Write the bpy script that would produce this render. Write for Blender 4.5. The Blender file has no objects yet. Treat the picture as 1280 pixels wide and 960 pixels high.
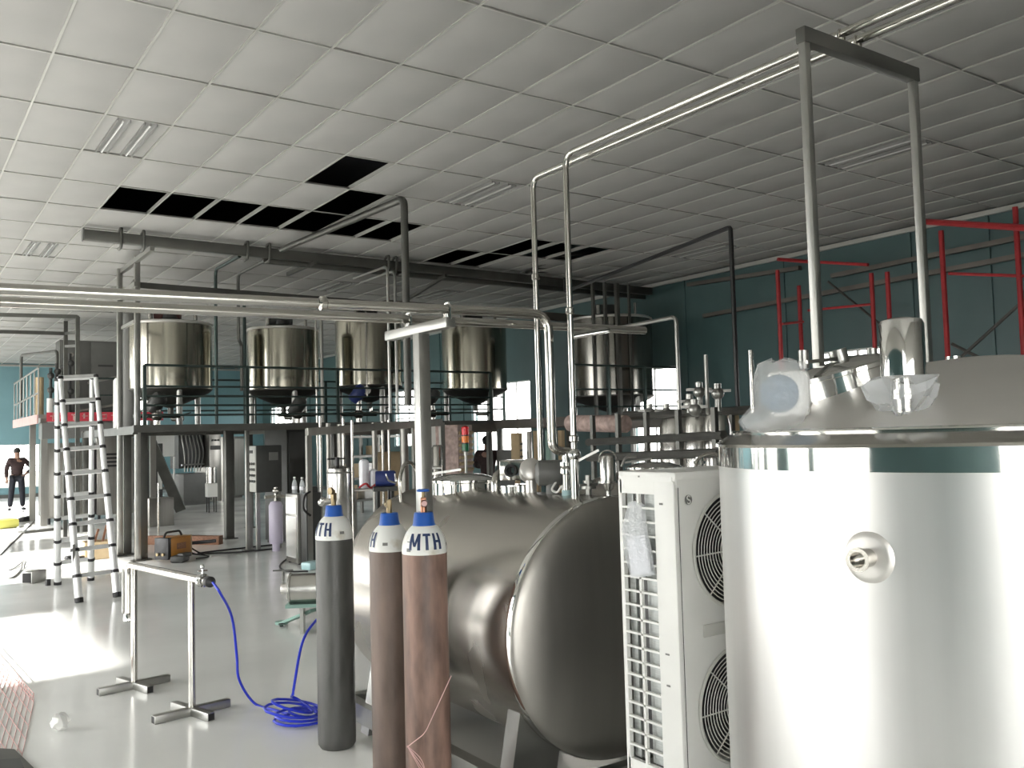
import bpy, bmesh, math, random
from mathutils import Vector, Matrix
random.seed(7)
S = bpy.context.scene
COL = S.collection
PI = math.pi
R = math.radians
# ------------------------------------------------------------------ camera
CAM_H = 1.72
cam = bpy.data.cameras.new('camera'); cam.sensor_width = 36.0; cam.lens = 1130.0 / 1280.0 * 36.0; cam.clip_end = 200
camo = bpy.data.objects.new('camera', cam); COL.objects.link(camo)
cr = ((0.82111, -0.57016, -0.02631), (0.01143, 0.06252, -0.99798), (0.57066, 0.81915, 0.05785))  # right, down, forward
M3 = Matrix((cr[0], [-v for v in cr[1]], [-v for v in cr[2]])).transposed()
camo.matrix_world = Matrix.Translation((0, 0, CAM_H)) @ M3.to_4x4()
S.camera = camo
# ------------------------------------------------------------------ daylight
w = bpy.data.worlds.new('daylight'); S.world = w; w.use_nodes = True
bg = w.node_tree.nodes['Background']
bg.inputs['Color'].default_value = (1.0, 0.99, 0.965, 1); bg.inputs['Strength'].default_value = 7.5
sun = bpy.data.lights.new('sun', 'SUN'); sun.energy = 16.0; sun.angle = R(2.5); sun.color = (1, .97, .92)
so = bpy.data.objects.new('sun', sun); COL.objects.link(so)
SUN_EL = R(31)
so.rotation_euler = Vector((math.cos(SUN_EL), 0.05, -math.sin(SUN_EL))).to_track_quat('-Z', 'Y').to_euler()
so.location = (-12, 8, 10)
S.view_settings.view_transform = 'Standard'; S.view_settings.look = 'None'
S.view_settings.exposure = 0.45; S.view_settings.gamma = 1.0; S.view_settings.use_curve_mapping = False
S.cycles.max_bounces = 10; S.cycles.diffuse_bounces = 5; S.cycles.glossy_bounces = 5
S.cycles.transparent_max_bounces = 12; S.cycles.sample_clamp_indirect = 8.0
S.cycles.caustics_reflective = True; S.cycles.blur_glossy = 1.0; S.cycles.caustics_refractive = False
def portal(loc, normal, sx, sy):
    l = bpy.data.lights.new('window_portal', 'AREA'); l.shape = 'RECTANGLE'; l.size = sx; l.size_y = sy
    l.cycles.is_portal = True
    o = bpy.data.objects.new('window_portal', l); COL.objects.link(o); o.location = loc
    o.rotation_euler = Vector(normal).to_track_quat('-Z', 'Z' if abs(normal[2]) < .5 else 'Y').to_euler()
# ------------------------------------------------------------------ materials
MATS = {}
def mat(name, col, metal=0.0, rough=0.5, noise=0.0, nscale=6.0, stretch=(1, 1, 1), bump=0.0, bscale=40.0, bstretch=None,
        rvar=0.0, alpha=1.0, emit=None, estr=0.0, spec=0.5, trans=0.0, coat=0.0, second=None, amount=(0.45, 0.6)):
    m = bpy.data.materials.new(name); m.use_nodes = True; nt = m.node_tree; N = nt.nodes; L = nt.links
    b = N['Principled BSDF']
    c4 = (*col, 1)
    b.inputs['Base Color'].default_value = c4; b.inputs['Metallic'].default_value = metal; b.inputs['Roughness'].default_value = rough
    b.inputs['Specular IOR Level'].default_value = spec; b.inputs['Alpha'].default_value = alpha
    b.inputs['Transmission Weight'].default_value = trans; b.inputs['Coat Weight'].default_value = coat
    if emit: b.inputs['Emission Color'].default_value = (*emit, 1); b.inputs['Emission Strength'].default_value = estr
    def coords(st):
        t = N.new('ShaderNodeTexCoord'); mp = N.new('ShaderNodeMapping'); mp.inputs['Scale'].default_value = st
        L.new(t.outputs['Object'], mp.inputs['Vector']); return mp.outputs['Vector']
    if noise or rvar or second:
        n = N.new('ShaderNodeTexNoise'); n.inputs['Scale'].default_value = nscale; n.inputs['Detail'].default_value = 5
        L.new(coords(stretch), n.inputs['Vector'])
        if noise or second:
            r = N.new('ShaderNodeValToRGB'); e = r.color_ramp.elements
            if second:
                e[0].position, e[1].position = amount; e[0].color = c4; e[1].color = (*second, 1)
            else:
                e[0].position, e[1].position = .3, .7
                e[0].color = (*[max(0, v * (1 - noise)) for v in col], 1); e[1].color = (*[min(1, v * (1 + noise)) for v in col], 1)
            L.new(n.outputs['Fac'], r.inputs['Fac']); L.new(r.outputs['Color'], b.inputs['Base Color'])
        if rvar:
            mr = N.new('ShaderNodeMapRange'); mr.inputs['From Min'].default_value = .3; mr.inputs['From Max'].default_value = .7
            mr.inputs['To Min'].default_value = max(.02, rough - rvar); mr.inputs['To Max'].default_value = rough + rvar
            L.new(n.outputs['Fac'], mr.inputs['Value']); L.new(mr.outputs['Result'], b.inputs['Roughness'])
    if bump:
        n2 = N.new('ShaderNodeTexNoise'); n2.inputs['Scale'].default_value = bscale; n2.inputs['Detail'].default_value = 3
        L.new(coords(bstretch or (1, 1, 1)), n2.inputs['Vector'])
        bp = N.new('ShaderNodeBump'); bp.inputs['Strength'].default_value = bump; bp.inputs['Distance'].default_value = .01
        L.new(n2.outputs['Fac'], bp.inputs['Height']); L.new(bp.outputs['Normal'], b.inputs['Normal'])
    MATS[name] = m; return m
m_floor = mat('floor_epoxy', (.82, .83, .81), rough=.17, noise=.06, nscale=.7, rvar=.06, bump=.03, bscale=3, spec=.6)
m_tile = mat('ceiling_board', (.375, .37, .357), rough=.75, noise=.05, nscale=1.5)
m_grid = mat('ceiling_grid', (.50, .50, .47), metal=.3, rough=.4)
m_dark = mat('plenum_dark', (.03, .03, .035), rough=.9)
m_tealb = mat('pale_blue_wall_panel', (.20, .36, .40), rough=.42, noise=.06, nscale=1.2)
m_teal = mat('teal_wall_panel', (.07, .13, .133), rough=.42, noise=.08, nscale=1.2)
m_white = mat('white_wall_panel', (.72, .72, .68), rough=.5, noise=.04)
m_wframe = mat('white_window_frame', (.75, .76, .75), rough=.35)
m_conc = mat('plain_wall', (.50, .49, .46), rough=.8)
m_steel = mat('brushed_steel', (.62, .61, .58), metal=1, rough=.24, noise=.05, nscale=3, stretch=(4, 4, .15), rvar=.03)
m_gloom = mat('shaded_tank_steel', (.22, .215, .195), metal=1, rough=.2, noise=.08, nscale=2.5, stretch=(5, 5, .1), rvar=.04)  # steel darkened to put the dim surroundings into the rightmost tank's colour
m_tank = mat('tank_steel', (.72, .715, .70), metal=.82, rough=.33, noise=.05, nscale=2.2, stretch=(4, 4, .12), rvar=.04, bump=.010, bscale=22, bstretch=(6, 6, .12))
m_body = mat('horizontal_tank_steel', (.50, .475, .44), metal=1, rough=.27, noise=.05, nscale=.9, stretch=(1, 1.6, 1), rvar=.03)
m_head = mat('dished_head_steel', (.42, .405, .375), metal=1, rough=.42, noise=.06, nscale=3, stretch=(4, 4, .2), rvar=.04)
m_olive = mat('polished_mixing_tank_steel', (.47, .45, .38), metal=1, rough=.16, noise=.08, nscale=2.5, stretch=(5, 5, .1), rvar=.05)
m_satin = mat('satin_dome_steel', (.72, .70, .67), metal=.75, rough=.40, noise=.06, nscale=2, rvar=.06)
m_mirror = mat('polished_steel', (.74, .74, .72), metal=1, rough=.07)
m_pipe = mat('pipe_steel', (.54, .525, .49), metal=1, rough=.17, rvar=.05, nscale=8)
m_frame = mat('square_tube_steel', (.42, .42, .40), metal=1, rough=.36, rvar=.06, nscale=5, noise=.1)
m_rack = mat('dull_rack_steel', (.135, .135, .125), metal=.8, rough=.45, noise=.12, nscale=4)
m_green = mat('rail_green_steel', (.06, .085, .08), metal=.7, rough=.42, noise=.12, nscale=4)
m_slab = mat('platform_edge', (.16, .145, .13), metal=.5, rough=.5, noise=.15, nscale=3)
m_cab = mat('cabinet_steel', (.36, .35, .325), metal=.9, rough=.36, noise=.08, nscale=3, stretch=(5, 5, .3))
m_cabd = mat('dark_cabinet', (.06, .062, .06), metal=.3, rough=.45, noise=.1)
m_greyp = mat('grey_enamel', (.15, .152, .145), rough=.42, noise=.06)
m_acw = mat('white_enamel', (.80, .80, .77), rough=.32, noise=.02)
m_acf = mat('grille_wire', (.62, .62, .58), rough=.35)
m_coil = mat('coil_fins', (.50, .52, .51), metal=.6, rough=.5, noise=.12, nscale=20, stretch=(1, 1, 12), bump=.3, bscale=200, bstretch=(1, 1, .05))
m_blk = mat('black_rubber', (.015, .015, .016), rough=.55)
m_blkp = mat('black_plastic', (.02, .02, .022), rough=.35)
m_alu = mat('ladder_aluminium', (.78, .79, .79), metal=.55, rough=.36, noise=.04, nscale=10)
m_brown = mat('brown_cylinder_paint', (.185, .115, .09), rough=.5, noise=.6, nscale=14, stretch=(1, 1, .25), bump=.08, bscale=60, rvar=.1)
m_brown2 = mat('chestnut_cylinder_paint', (.15, .108, .088), rough=.5, noise=.42, nscale=9, stretch=(1, 1, .25), bump=.08, bscale=60, rvar=.1)
m_grycyl = mat('grey_cylinder_paint', (.075, .075, .07), rough=.42, noise=.4, nscale=9, stretch=(1, 1, .3), bump=.08, bscale=60, rvar=.08)
m_shoulder = mat('white_shoulder_paint', (.78, .79, .76), rough=.4, second=(.50, .45, .34), nscale=9, amount=(.56, .74))
m_navy = mat('navy_lettering', (.012, .03, .10), rough=.5)
m_blue = mat('blue_cap_plastic', (.02, .10, .42), rough=.3)
m_hose = mat('blue_hose_plastic', (.02, .04, .55), rough=.28)
m_brass = mat('brass', (.25, .20, .12), metal=1, rough=.42)
m_red = mat('red_paint', (.42, .03, .035), rough=.45, noise=.15)
m_redb = mat('red_banner_cloth', (.50, .035, .06), rough=.6, noise=.1)
m_pink = mat('faded_pink_edge', (.62, .40, .38), rough=.6, noise=.12)
m_orange = mat('orange_enamel', (.46, .20, .035), rough=.4, noise=.12)
m_wood = mat('raw_wood', (.27, .135, .08), rough=.65, noise=.25, nscale=5, stretch=(1, 8, 8))
m_card = mat('cardboard', (.47, .36, .22), rough=.8, noise=.1)
m_film = mat('clear_plastic_film', (.86, .88, .90), rough=.10, alpha=.30, noise=.05, bump=.6, bscale=30)
m_filmw = mat('milky_plastic_film', (.80, .83, .86), rough=.15, alpha=.34, bump=.8, bscale=28)
m_bluegrey = mat('blue_grey_dial', (.10, .17, .25), rough=.4, noise=.3, nscale=18)
m_paper = mat('white_paper', (.80, .81, .86), rough=.7, noise=.05)
m_glass = mat('window_glass', (.9, .95, .95), rough=.02, alpha=.12)
m_clear = mat('clear_bottle_plastic', (.85, .9, .92), rough=.08, alpha=.35)
m_skin = mat('skin', (.36, .21, .15), rough=.55)
m_hair = mat('black_hair', (.012, .011, .01), rough=.5)
m_shirt = mat('dark_maroon_shirt', (.035, .018, .018), rough=.8, noise=.3, nscale=20)
m_trous = mat('dark_navy_trousers', (.014, .016, .024), rough=.8, noise=.2, nscale=12)
m_shoe = mat('dark_shoe', (.02, .02, .022), rough=.4)
m_bluepump = mat('deep_blue_enamel', (.03, .05, .20), rough=.4)
m_greenp = mat('pale_green_paint', (.22, .36, .31), rough=.5)
m_pinksteel = mat('rosy_insulation', (.40, .30, .27), rough=.6, noise=.3, nscale=14)
m_yellow = mat('yellow_plastic', (.75, .72, .18), rough=.5)
m_lamp_red = mat('red_signal_lens', (.75, .02, .03), rough=.2)
m_lamp_amb = mat('amber_signal_lens', (.85, .22, .03), rough=.2)
m_lamp_grn = mat('green_signal_lens', (.01, .16, .06), rough=.2)
m_diff = mat('lamp_reflector', (.30, .30, .29), rough=.3, metal=.3)
m_tubeg = mat('unlit_lamp_glass', (.55, .55, .54), rough=.2)
m_label = mat('grey_marking', (.18, .18, .17), rough=.5)
m_lilac = mat('lilac_vessel', (.52, .48, .60), rough=.35)
m_aqua = mat('pale_aqua_plastic', (.45, .66, .68), rough=.3)
m_ground = mat('outdoor_ground', (.14, .135, .12), rough=.9)
m_cu = mat('copper_tube', (.34, .17, .11), metal=1, rough=.3)
# ------------------------------------------------------------------ mesh helpers
def V(p): return Vector(p)
def basis(d):
    d = V(d).normalized(); u = Vector((0, 0, 1)) if abs(d.z) < .95 else Vector((0, 1, 0))
    x = u.cross(d).normalized(); y = d.cross(x).normalized(); return x, y, d
class MB:
    def __init__(s): s.bm = bmesh.new()
    def face(s, vs):
        try: s.bm.faces.new(vs)
        except ValueError: pass
    def box(s, c, size, rz=0.0, rot=None, bev=0.0):
        m = rot.to_4x4() if rot is not None else Matrix.Rotation(rz, 4, 'Z')
        g = bmesh.ops.create_cube(s.bm, size=1.0, matrix=Matrix.Translation(c) @ m @ Matrix.Diagonal((*size, 1)))
        if bev:
            es = list({e for v in g['verts'] for e in v.link_edges})
            bmesh.ops.bevel(s.bm, geom=es, offset=bev, segments=2, affect='EDGES', profile=.5)
        return s
    def bar(s, a, b, w, h=None, up=None, bev=0.0):
        a, b = V(a), V(b); d = b - a
        if d.length < 1e-6: return s
        z = d.normalized(); u = V(up) if up else (Vector((0, 0, 1)) if abs(z.z) < .9 else Vector((0, 1, 0)))
        x = u.cross(z).normalized(); y = z.cross(x)
        return s.box((a + b) / 2, (w, h or w, d.length), rot=Matrix((x, y, z)).transposed(), bev=bev)
    def tube(s, pts, r, seg=10, bend=0.0, closed=False, caps=True):
        pts = [V(p) for p in pts]
        if bend and not closed:
            q = [pts[0]]
            for i in range(1, len(pts) - 1):
                p0, p1, p2 = pts[i - 1], pts[i], pts[i + 1]
                a, b = (p0 - p1), (p2 - p1); k = min(bend, a.length * .48, b.length * .48)
                a.normalize(); b.normalize(); s0 = p1 + a * k; s2 = p1 + b * k
                for j in range(6):
                    t = j / 5; q.append(s0 * (1 - t) ** 2 + p1 * 2 * t * (1 - t) + s2 * t * t)
            q.append(pts[-1]); pts = q
        n = len(pts); rs = r if isinstance(r, (list, tuple)) else [r] * n
        rings = []; prev = None
        for i, p in enumerate(pts):
            if closed: d = pts[(i + 1) % n] - pts[i - 1]
            else: d = pts[min(i + 1, n - 1)] - pts[max(i - 1, 0)]
            d.normalize()
            if prev is None: x, y, _ = basis(d)
            else:
                x = prev - d * prev.dot(d)
                if x.length < 1e-5: x, _, _ = basis(d)
                x.normalize(); y = d.cross(x)
            prev = x
            rings.append([s.bm.verts.new(p + (x * math.cos(2 * PI * k / seg) + y * math.sin(2 * PI * k / seg)) * rs[i]) for k in range(seg)])
        for i in range(n if closed else n - 1):
            A, B = rings[i], rings[(i + 1) % n]
            for k in range(seg): s.face((A[k], A[(k + 1) % seg], B[(k + 1) % seg], B[k]))
        if caps and not closed:
            s.face(list(reversed(rings[0]))); s.face(rings[-1])
        return s
    def lathe(s, prof, c=(0, 0, 0), d=(0, 0, 1), seg=32, a0=0.0, a1=2 * PI):
        x, y, z = basis(d); c = V(c); full = abs(a1 - a0 - 2 * PI) < 1e-4; n = seg if full else seg + 1
        rings = []
        for (r, h) in prof:
            if r < 1e-6: rings.append([s.bm.verts.new(c + z * h)])
            else: rings.append([s.bm.verts.new(c + z * h + (x * math.cos(a0 + (a1 - a0) * k / seg) + y * math.sin(a0 + (a1 - a0) * k / seg)) * r) for k in range(n)])
        for A, B in zip(rings, rings[1:]):
            for k in range(seg):
                k2 = (k + 1) % n
                if len(A) == 1 and len(B) == 1: continue
                if len(A) == 1: s.face((A[0], B[k2], B[k]))
                elif len(B) == 1: s.face((A[k], A[k2], B[0]))
                else: s.face((A[k], A[k2], B[k2], B[k]))
        return s
    def cyl(s, c, r, h, d=(0, 0, 1), seg=20, ch=0.0):
        pr = [(0, 0), (r - ch, 0), (r, ch), (r, h - ch), (r - ch, h), (0, h)] if ch else [(0, 0), (r, 0), (r, h), (0, h)]
        return s.lathe(pr, c, d, seg)
    def ring(s, c, rad, r, d=(0, 0, 1), seg=28, tseg=6):
        x, y, z = basis(d); c = V(c)
        return s.tube([c + (x * math.cos(2 * PI * k / seg) + y * math.sin(2 * PI * k / seg)) * rad for k in range(seg)], r, tseg, closed=True)
    def ball(s, c, r, sc=(1, 1, 1), seg=12):
        bmesh.ops.create_uvsphere(s.bm, u_segments=seg, v_segments=max(6, seg // 2), radius=r, matrix=Matrix.Translation(c) @ Matrix.Diagonal((*sc, 1)))
        return s
    def prism(s, poly, vec):
        a = [s.bm.verts.new(V(p)) for p in poly]; b = [s.bm.verts.new(V(p) + V(vec)) for p in poly]
        s.face(list(reversed(a))); s.face(b); n = len(a)
        for i in range(n): s.face((a[i], a[(i + 1) % n], b[(i + 1) % n], b[i]))
        return s
    def mesh(s, name, m, angle=38):
        bm = s.bm; bm.normal_update()
        bmesh.ops.recalc_face_normals(bm, faces=bm.faces)
        for f in bm.faces: f.smooth = True
        lim = R(angle)
        for e in bm.edges:
            if len(e.link_faces) == 2 and e.calc_face_angle(0) > lim: e.smooth = False
        me = bpy.data.meshes.new(name); bm.to_mesh(me); bm.free(); me.materials.append(m); return me
    def part(s, name, m, parent, world=True, label=None, angle=38):
        """one mesh part under its thing; vertices given in world coordinates unless world=False"""
        me = s.mesh(name, m, angle); o = bpy.data.objects.new(name, me); COL.objects.link(o)
        if parent is not None:
            if world:
                p = parent; off = Vector((0, 0, 0))
                while p is not None: off += p.location; p = p.parent
                me.transform(Matrix.Translation(-off))
            o.parent = parent
        if label: o['label'] = label
        return o
    def top(s, name, m, label, cat, group=None, loc=(0, 0, 0), angle=38):
        me = s.mesh(name, m, angle); me.transform(Matrix.Translation(-V(loc))); o = bpy.data.objects.new(name, me); COL.objects.link(o); o.location = loc
        tag(o, label, cat, group); return o
    def struct(s, name, m, parent=None, angle=38):
        o = s.part(name, m, parent, angle=angle); o['kind'] = 'structure'; return o
def tag(o, label, cat, group=None, kind=None):
    o['label'] = label; o['category'] = cat
    if group: o['group'] = group
    if kind: o['kind'] = kind
def thing(name, label, cat, loc=(0, 0, 0), group=None):
    o = bpy.data.objects.new(name, None); COL.objects.link(o); o.empty_display_size = .1
    o.location = loc; tag(o, label, cat, group); return o
def copy_tree(o, loc=None, rotz=None, label=None, parent=None):
    c = o.copy(); COL.objects.link(c)
    if parent is not None: c.parent = parent
    if loc is not None: c.location = loc
    if rotz is not None: c.rotation_euler = (0, 0, rotz)
    if label: c['label'] = label
    for ch in list(o.children): copy_tree(ch, parent=c)
    return c
def add(a, b): return tuple(x + y for x, y in zip(a, b))
def lerp(a, b, t): return tuple(x + (y - x) * t for x, y in zip(a, b))
def flat(p, z=0.0): return (p[0], p[1], z)

# ================================================================== the room
CZ = 4.79; XL, XR, YN, YF = -4.0, 13.1, -5.0, 37.0
f = MB(); f.box(((XL + XR) / 2, (YN + YF) / 2, -.1), (XR - XL + .6, YF - YN + .6, .2)); floor = f.struct('floor', m_floor)
g = MB(); g.box((0, 10, -.32), (160, 160, .2)); g.struct('ground', m_ground)
r = MB(); r.box(((XL + XR) / 2, (YN + YF) / 2, 6.4), (XR - XL + .8, YF - YN + .8, .2)); r.struct('roof', m_dark)
# ceiling: hung grid of boards, 0.6 x 1.2 m, some boards missing
OX, OY = 0.451, 6.435
ceil = bpy.data.objects.new('ceiling', None); COL.objects.link(ceil); ceil['kind'] = 'structure'; ceil.location = (0, 0, 0)
HOLES = {(6, 2), (7, 3)} | {(c, 4) for c in range(3, 10)} | {(13, 4), (14, 4), (15, 4), (13, 5), (12, 5)}
LAMPS = [(2, 2), (9, 2), (2, 7), (14, -1), (18, 3), (5, 10), (11, 8), (15, 8)]
me_tile = MB().box((0, 0, 0), (.588, 1.188, .016), bev=.003).mesh('ceiling_tile', m_tile)
me_tile_small = MB().box((0, 0, 0), (.588, 1.188, .016)).mesh('ceiling_tile', m_tile)
def camera_area(x, y):
    pts = []
    for dx, dy in ((-.3, -.6), (.3, -.6), (.3, .6), (-.3, .6)):
        v = Vector((x + dx, y + dy, CZ - CAM_H)); c = [sum(cr[i][k] * v[k] for k in range(3)) for i in range(3)]
        if c[2] < .5: return 0
        pts.append((c[0] / c[2] * 1130, c[1] / c[2] * 1130))
    if max(p[0] for p in pts) < -640 or min(p[0] for p in pts) > 640 or max(p[1] for p in pts) < -480 or min(p[1] for p in pts) > 480: return 0
    return abs(sum(pts[i][0] * pts[(i + 1) % 4][1] - pts[(i + 1) % 4][0] * pts[i][1] for i in range(4))) / 2
cells = []
for c in range(-8, 21):
    for k in range(-10, 26):
        x, y = OX + .6 * (c + .5), OY + 1.2 * (k + .5)
        if x < XL + .2 or x > XR - .1 or y < YN + .4 or y > YF - .4: continue
        if (c, k) in HOLES or (c, k) in LAMPS: continue
        cells.append((camera_area(x, y), x, y, c, k))
cells.sort(reverse=True)
far = MB()
rt = random.Random(3)
for i, (a, x, y, c, k) in enumerate(cells):
    if i < 300 and a > 0:
        o = bpy.data.objects.new('ceiling_tile', me_tile); COL.objects.link(o); o.parent = ceil
        o.location = (x, y, CZ + .012 + rt.uniform(-.002, .003)); o.rotation_euler = (rt.uniform(-.002, .002), rt.uniform(-.003, .003), 0)
    else: far.box((x, y, CZ + .012), (.588, 1.188, .016))
fo = far.part('ceiling_tiles_beyond', m_tile, ceil); fo['kind'] = 'stuff'
gr = MB()
for c in range(-7, 22):
    x = OX + .6 * c
    if XL < x < XR: gr.box((x, (YN + YF) / 2, CZ - .001), (.017, YF - YN, .012)); gr.box((x, (YN + YF) / 2, CZ + .025), (.004, YF - YN, .04))
for k in range(-10, 27):
    y = OY + 1.2 * k
    if YN < y < YF: gr.box(((XL + XR) / 2, y, CZ - .002), (XR - XL, .015, .011))
go = gr.part('ceiling_grid', m_grid, ceil); go['kind'] = 'stuff'
# recessed twin-tube lamps
def ceiling_lamp(i, c, k, lab):
    x, y = OX + .6 * (c + .5), OY + 1.2 * (k + .5)
    t = thing('ceiling_light', lab, 'light', (x, y, CZ), 'recessed ceiling lights')
    MB().box((x, y, CZ + .02), (.588, 1.188, .012)).part('housing', m_tile, t)
    for sx in (-.12, .12):
        tr = MB().box((x + sx - .055, y, CZ - .008), (.008, 1.1, .03)).box((x + sx + .055, y, CZ - .008), (.008, 1.1, .03)).box((x + sx, y, CZ + .008), (.11, 1.1, .006))
        tr.part('trough', m_diff, t)
        MB().tube([(x + sx, y - .53, CZ - .008), (x + sx, y + .53, CZ - .008)], .013, 8).part('lamp_tube', m_tubeg, t)
for i, (lc, lab) in enumerate(zip(LAMPS, (
        'twin-trough recessed ceiling light, unlit, near the upper left of the ceiling',
        'unlit twin-trough ceiling light right of the missing ceiling boards',
        'small far twin ceiling light above the left platform',
        'unlit ceiling light in the dark ceiling over the standing frame',
        'unlit ceiling light close to the teal side wall',
        'unlit far ceiling light behind the long overhead beam',
        'unlit ceiling light above the raised steel tanks',
        'unlit ceiling light deep over the platform corner'))):
    ceiling_lamp(i, lc[0], lc[1], lab)
# ---- walls
def wall_run(axis, at, thick, a0, a1, holes, mats, name):
    """wall along X ('x', fixed y) or Y ('y', fixed x); holes: (from, to, z0, z1); mats: [(z0, z1, material)]"""
    root = bpy.data.objects.new(name, None); COL.objects.link(root); root['kind'] = 'structure'
    cuts = sorted({a0, a1, *[h[0] for h in holes], *[h[1] for h in holes]})
    for bi, (z0, z1, m) in enumerate(mats):
        mb = MB(); n = 0
        for p, q in zip(cuts, cuts[1:]):
            mid = (p + q) / 2; spans = [(z0, z1)]
            for h in holes:
                if h[0] <= mid <= h[1]:
                    ns = []
                    for s0, s1 in spans:
                        if h[2] > s0: ns.append((s0, min(s1, h[2])))
                        if h[3] < s1: ns.append((max(s0, h[3]), s1))
                    spans = [s for s in ns if s[1] - s[0] > 1e-4]
            for s0, s1 in spans:
                c = (mid, at, (s0 + s1) / 2) if axis == 'x' else (at, mid, (s0 + s1) / 2)
                sz = (q - p, thick, s1 - s0) if axis == 'x' else (thick, q - p, s1 - s0)
                mb.box(c, sz); n += 1
        if n: mb.struct('wall_panel', m, root)
    return root
wn = [0]
def window(axis, at, a0, a1, z0, z1, nv, nh, out, glass=True):
    """white frame with panes in a wall opening; out = +1/-1 side the light comes from"""
    wn[0] += 1; nm = 'window_%d' % wn[0]
    P = (lambda a, z, d=0.0: (a, at + d, z)) if axis == 'x' else (lambda a, z, d=0.0: (at + d, a, z))
    root = bpy.data.objects.new(nm, None); COL.objects.link(root); root['kind'] = 'structure'; root.location = P((a0 + a1) / 2, z0)
    fr = MB()
    for a in (a0, a1): fr.bar(P(a, z0), P(a, z1), .06, .06)
    for z in (z0, z1): fr.bar(P(a0, z), P(a1, z), .06, .06)
    fr.struct('window_frame', m_wframe, root)
    for i in range(1, nv): MB().bar(P(a0 + (a1 - a0) * i / nv, z0), P(a0 + (a1 - a0) * i / nv, z1), .035, .035).struct('mullion', m_wframe, root)
    for i in range(1, nh): MB().bar(P(a0, z0 + (z1 - z0) * i / nh), P(a1, z0 + (z1 - z0) * i / nh), .035, .035).struct('mullion', m_wframe, root)
    if glass:
        for i in range(nv):
            for j in range(nh):
                c0, c1 = a0 + (a1 - a0) * i / nv, a0 + (a1 - a0) * (i + 1) / nv; y0, y1 = z0 + (z1 - z0) * j / nh, z0 + (z1 - z0) * (j + 1) / nh
                gb = MB(); cc = P((c0 + c1) / 2, (y0 + y1) / 2); gb.box(cc, (c1 - c0, .006, y1 - y0) if axis == 'x' else (.006, c1 - c0, y1 - y0))
                gb.struct('pane', m_glass, root)
    n = (0, -out, 0) if axis == 'x' else (-out, 0, 0)
    portal(P((a0 + a1) / 2, (z0 + z1) / 2, out * .15), n, a1 - a0, z1 - z0)
TEAL = [(0, 3.55, m_teal), (3.55, 6.3, m_teal)]
RW = [(8.1, 9.6, .95, 3.0), (12.9, 14.3, .95, 3.05), (17.9, 20.6, .95, 3.1), (23.4, 25.1, 1.5, 3.2), (32.6, 36.0, 2.45, 3.15)]
wall_run('y', XR, .2, YN, YF, RW, TEAL, 'wall_right')
for h in RW: window('y', XR - .02, h[0], h[1], h[2], h[3], max(2, round((h[1] - h[0]) / .75)), 2, 1)
# corrugation seams of the right wall cladding, each a slim cover strip
sm = bpy.data.meshes.new('seam_strip'); tmp = MB().box((0, 0, 2.4), (.03, .04, 4.78)); sm = tmp.mesh('seam_strip', m_teal)
wr = bpy.data.objects['wall_right']
for i in range(30):
    y = -3 + i * 1.2
    if any(h[0] - .1 < y < h[1] + .1 for h in RW): continue
    o = bpy.data.objects.new('seam_strip', sm); COL.objects.link(o); o.parent = wr; o.location = (XR - .11, y, 0)
BW = [(3.3, 4.75, .35, 1.9), (8.0, 8.45, 2.5, 3.8)]
wall_run('x', YF, .2, XL, XR, BW, [(0, 3.55, m_tealb), (3.55, 6.3, m_tealb)], 'wall_back')
for h in BW: window('x', YF - .02, h[0], h[1], h[2], h[3], 2, 2, 1)
LW = [(-4.8, -2.4, .3, 3.8), (3.2, 6.9, .3, 2.1), (7.4, 10.4, 0.0, 3.35), (13, 17, .4, 4.3), (19, 23, .4, 4.3), (25, 29, .4, 4.3), (31, 35.5, .4, 4.3)]
wall_run('y', XL, .2, YN, YF, LW, [(0, 3.6, m_teal), (3.6, 6.3, m_conc)], 'wall_left')
for h in LW:
    if h[2] > .1: window('y', XL + .02, h[0], h[1], h[2], h[3], 2, 1, -1)
    else: portal((XL - .15, (h[0] + h[1]) / 2, (h[2] + h[3]) / 2), (1, 0, 0), h[1] - h[0], h[3] - h[2])
NW = [(-3.4, 1.8, .2, 3.0)]
wall_run('x', YN, .2, XL, XR, NW, [(0, 6.3, m_conc)], 'wall_front')
for h in NW: window('x', YN + .02, h[0], h[1], h[2], h[3], 2, 1, -1)
b = MB()
b.box((XR - .115, (YN + YF) / 2, .06), (.03, YF - YN - .3, .12)); b.struct('baseboard_right', m_greyp)
MB().box(((XL + XR) / 2, YF - .115, .06), (XR - XL - .3, .03, .12)).struct('baseboard_back', m_greyp)
MB().box((XR - .13, (YN + YF) / 2, CZ - .05), (.06, YF - YN - .3, .07)).struct('trim_1', m_grid)
MB().box(((XL + XR) / 2, YF - .13, CZ - .05), (XR - XL - .3, .06, .07)).struct('trim_2', m_grid)

# ================================================================== upright storage tank at the right
TC = (2.90, 1.50); TR = .85
tk = thing('storage_tank', 'large upright stainless steel storage tank with a low conical top and polished rim', 'tank', (*TC, 0))
def at(p): return (TC[0], TC[1], p)
MB().lathe([(0, .25), (TR, .25), (TR, 1.61), (0, 1.61)], at(0), seg=96).part('shell', m_tank, tk)
MB().lathe([(TR - .01, 1.605), (TR + .003, 1.605), (TR + .003, 1.668), (TR - .01, 1.668)], at(0), seg=96).part('polished_band', m_mirror, tk, label='mirror-polished band round the top of the shell')
MB().lathe([(TR + .002, 1.667), (TR + .010, 1.668), (TR + .008, 1.676), (TR - .045, 1.708), (TR - .06, 1.712), (TR - .08, 1.70)], at(0), seg=96).part('rim', m_pipe, tk)
MB().lathe([(TR - .055, 1.700), (.70, 1.752), (.45, 1.848), (.25, 1.915), (.10, 1.932), (0, 1.934)], at(0), seg=96).part('dome', m_satin, tk)
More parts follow.
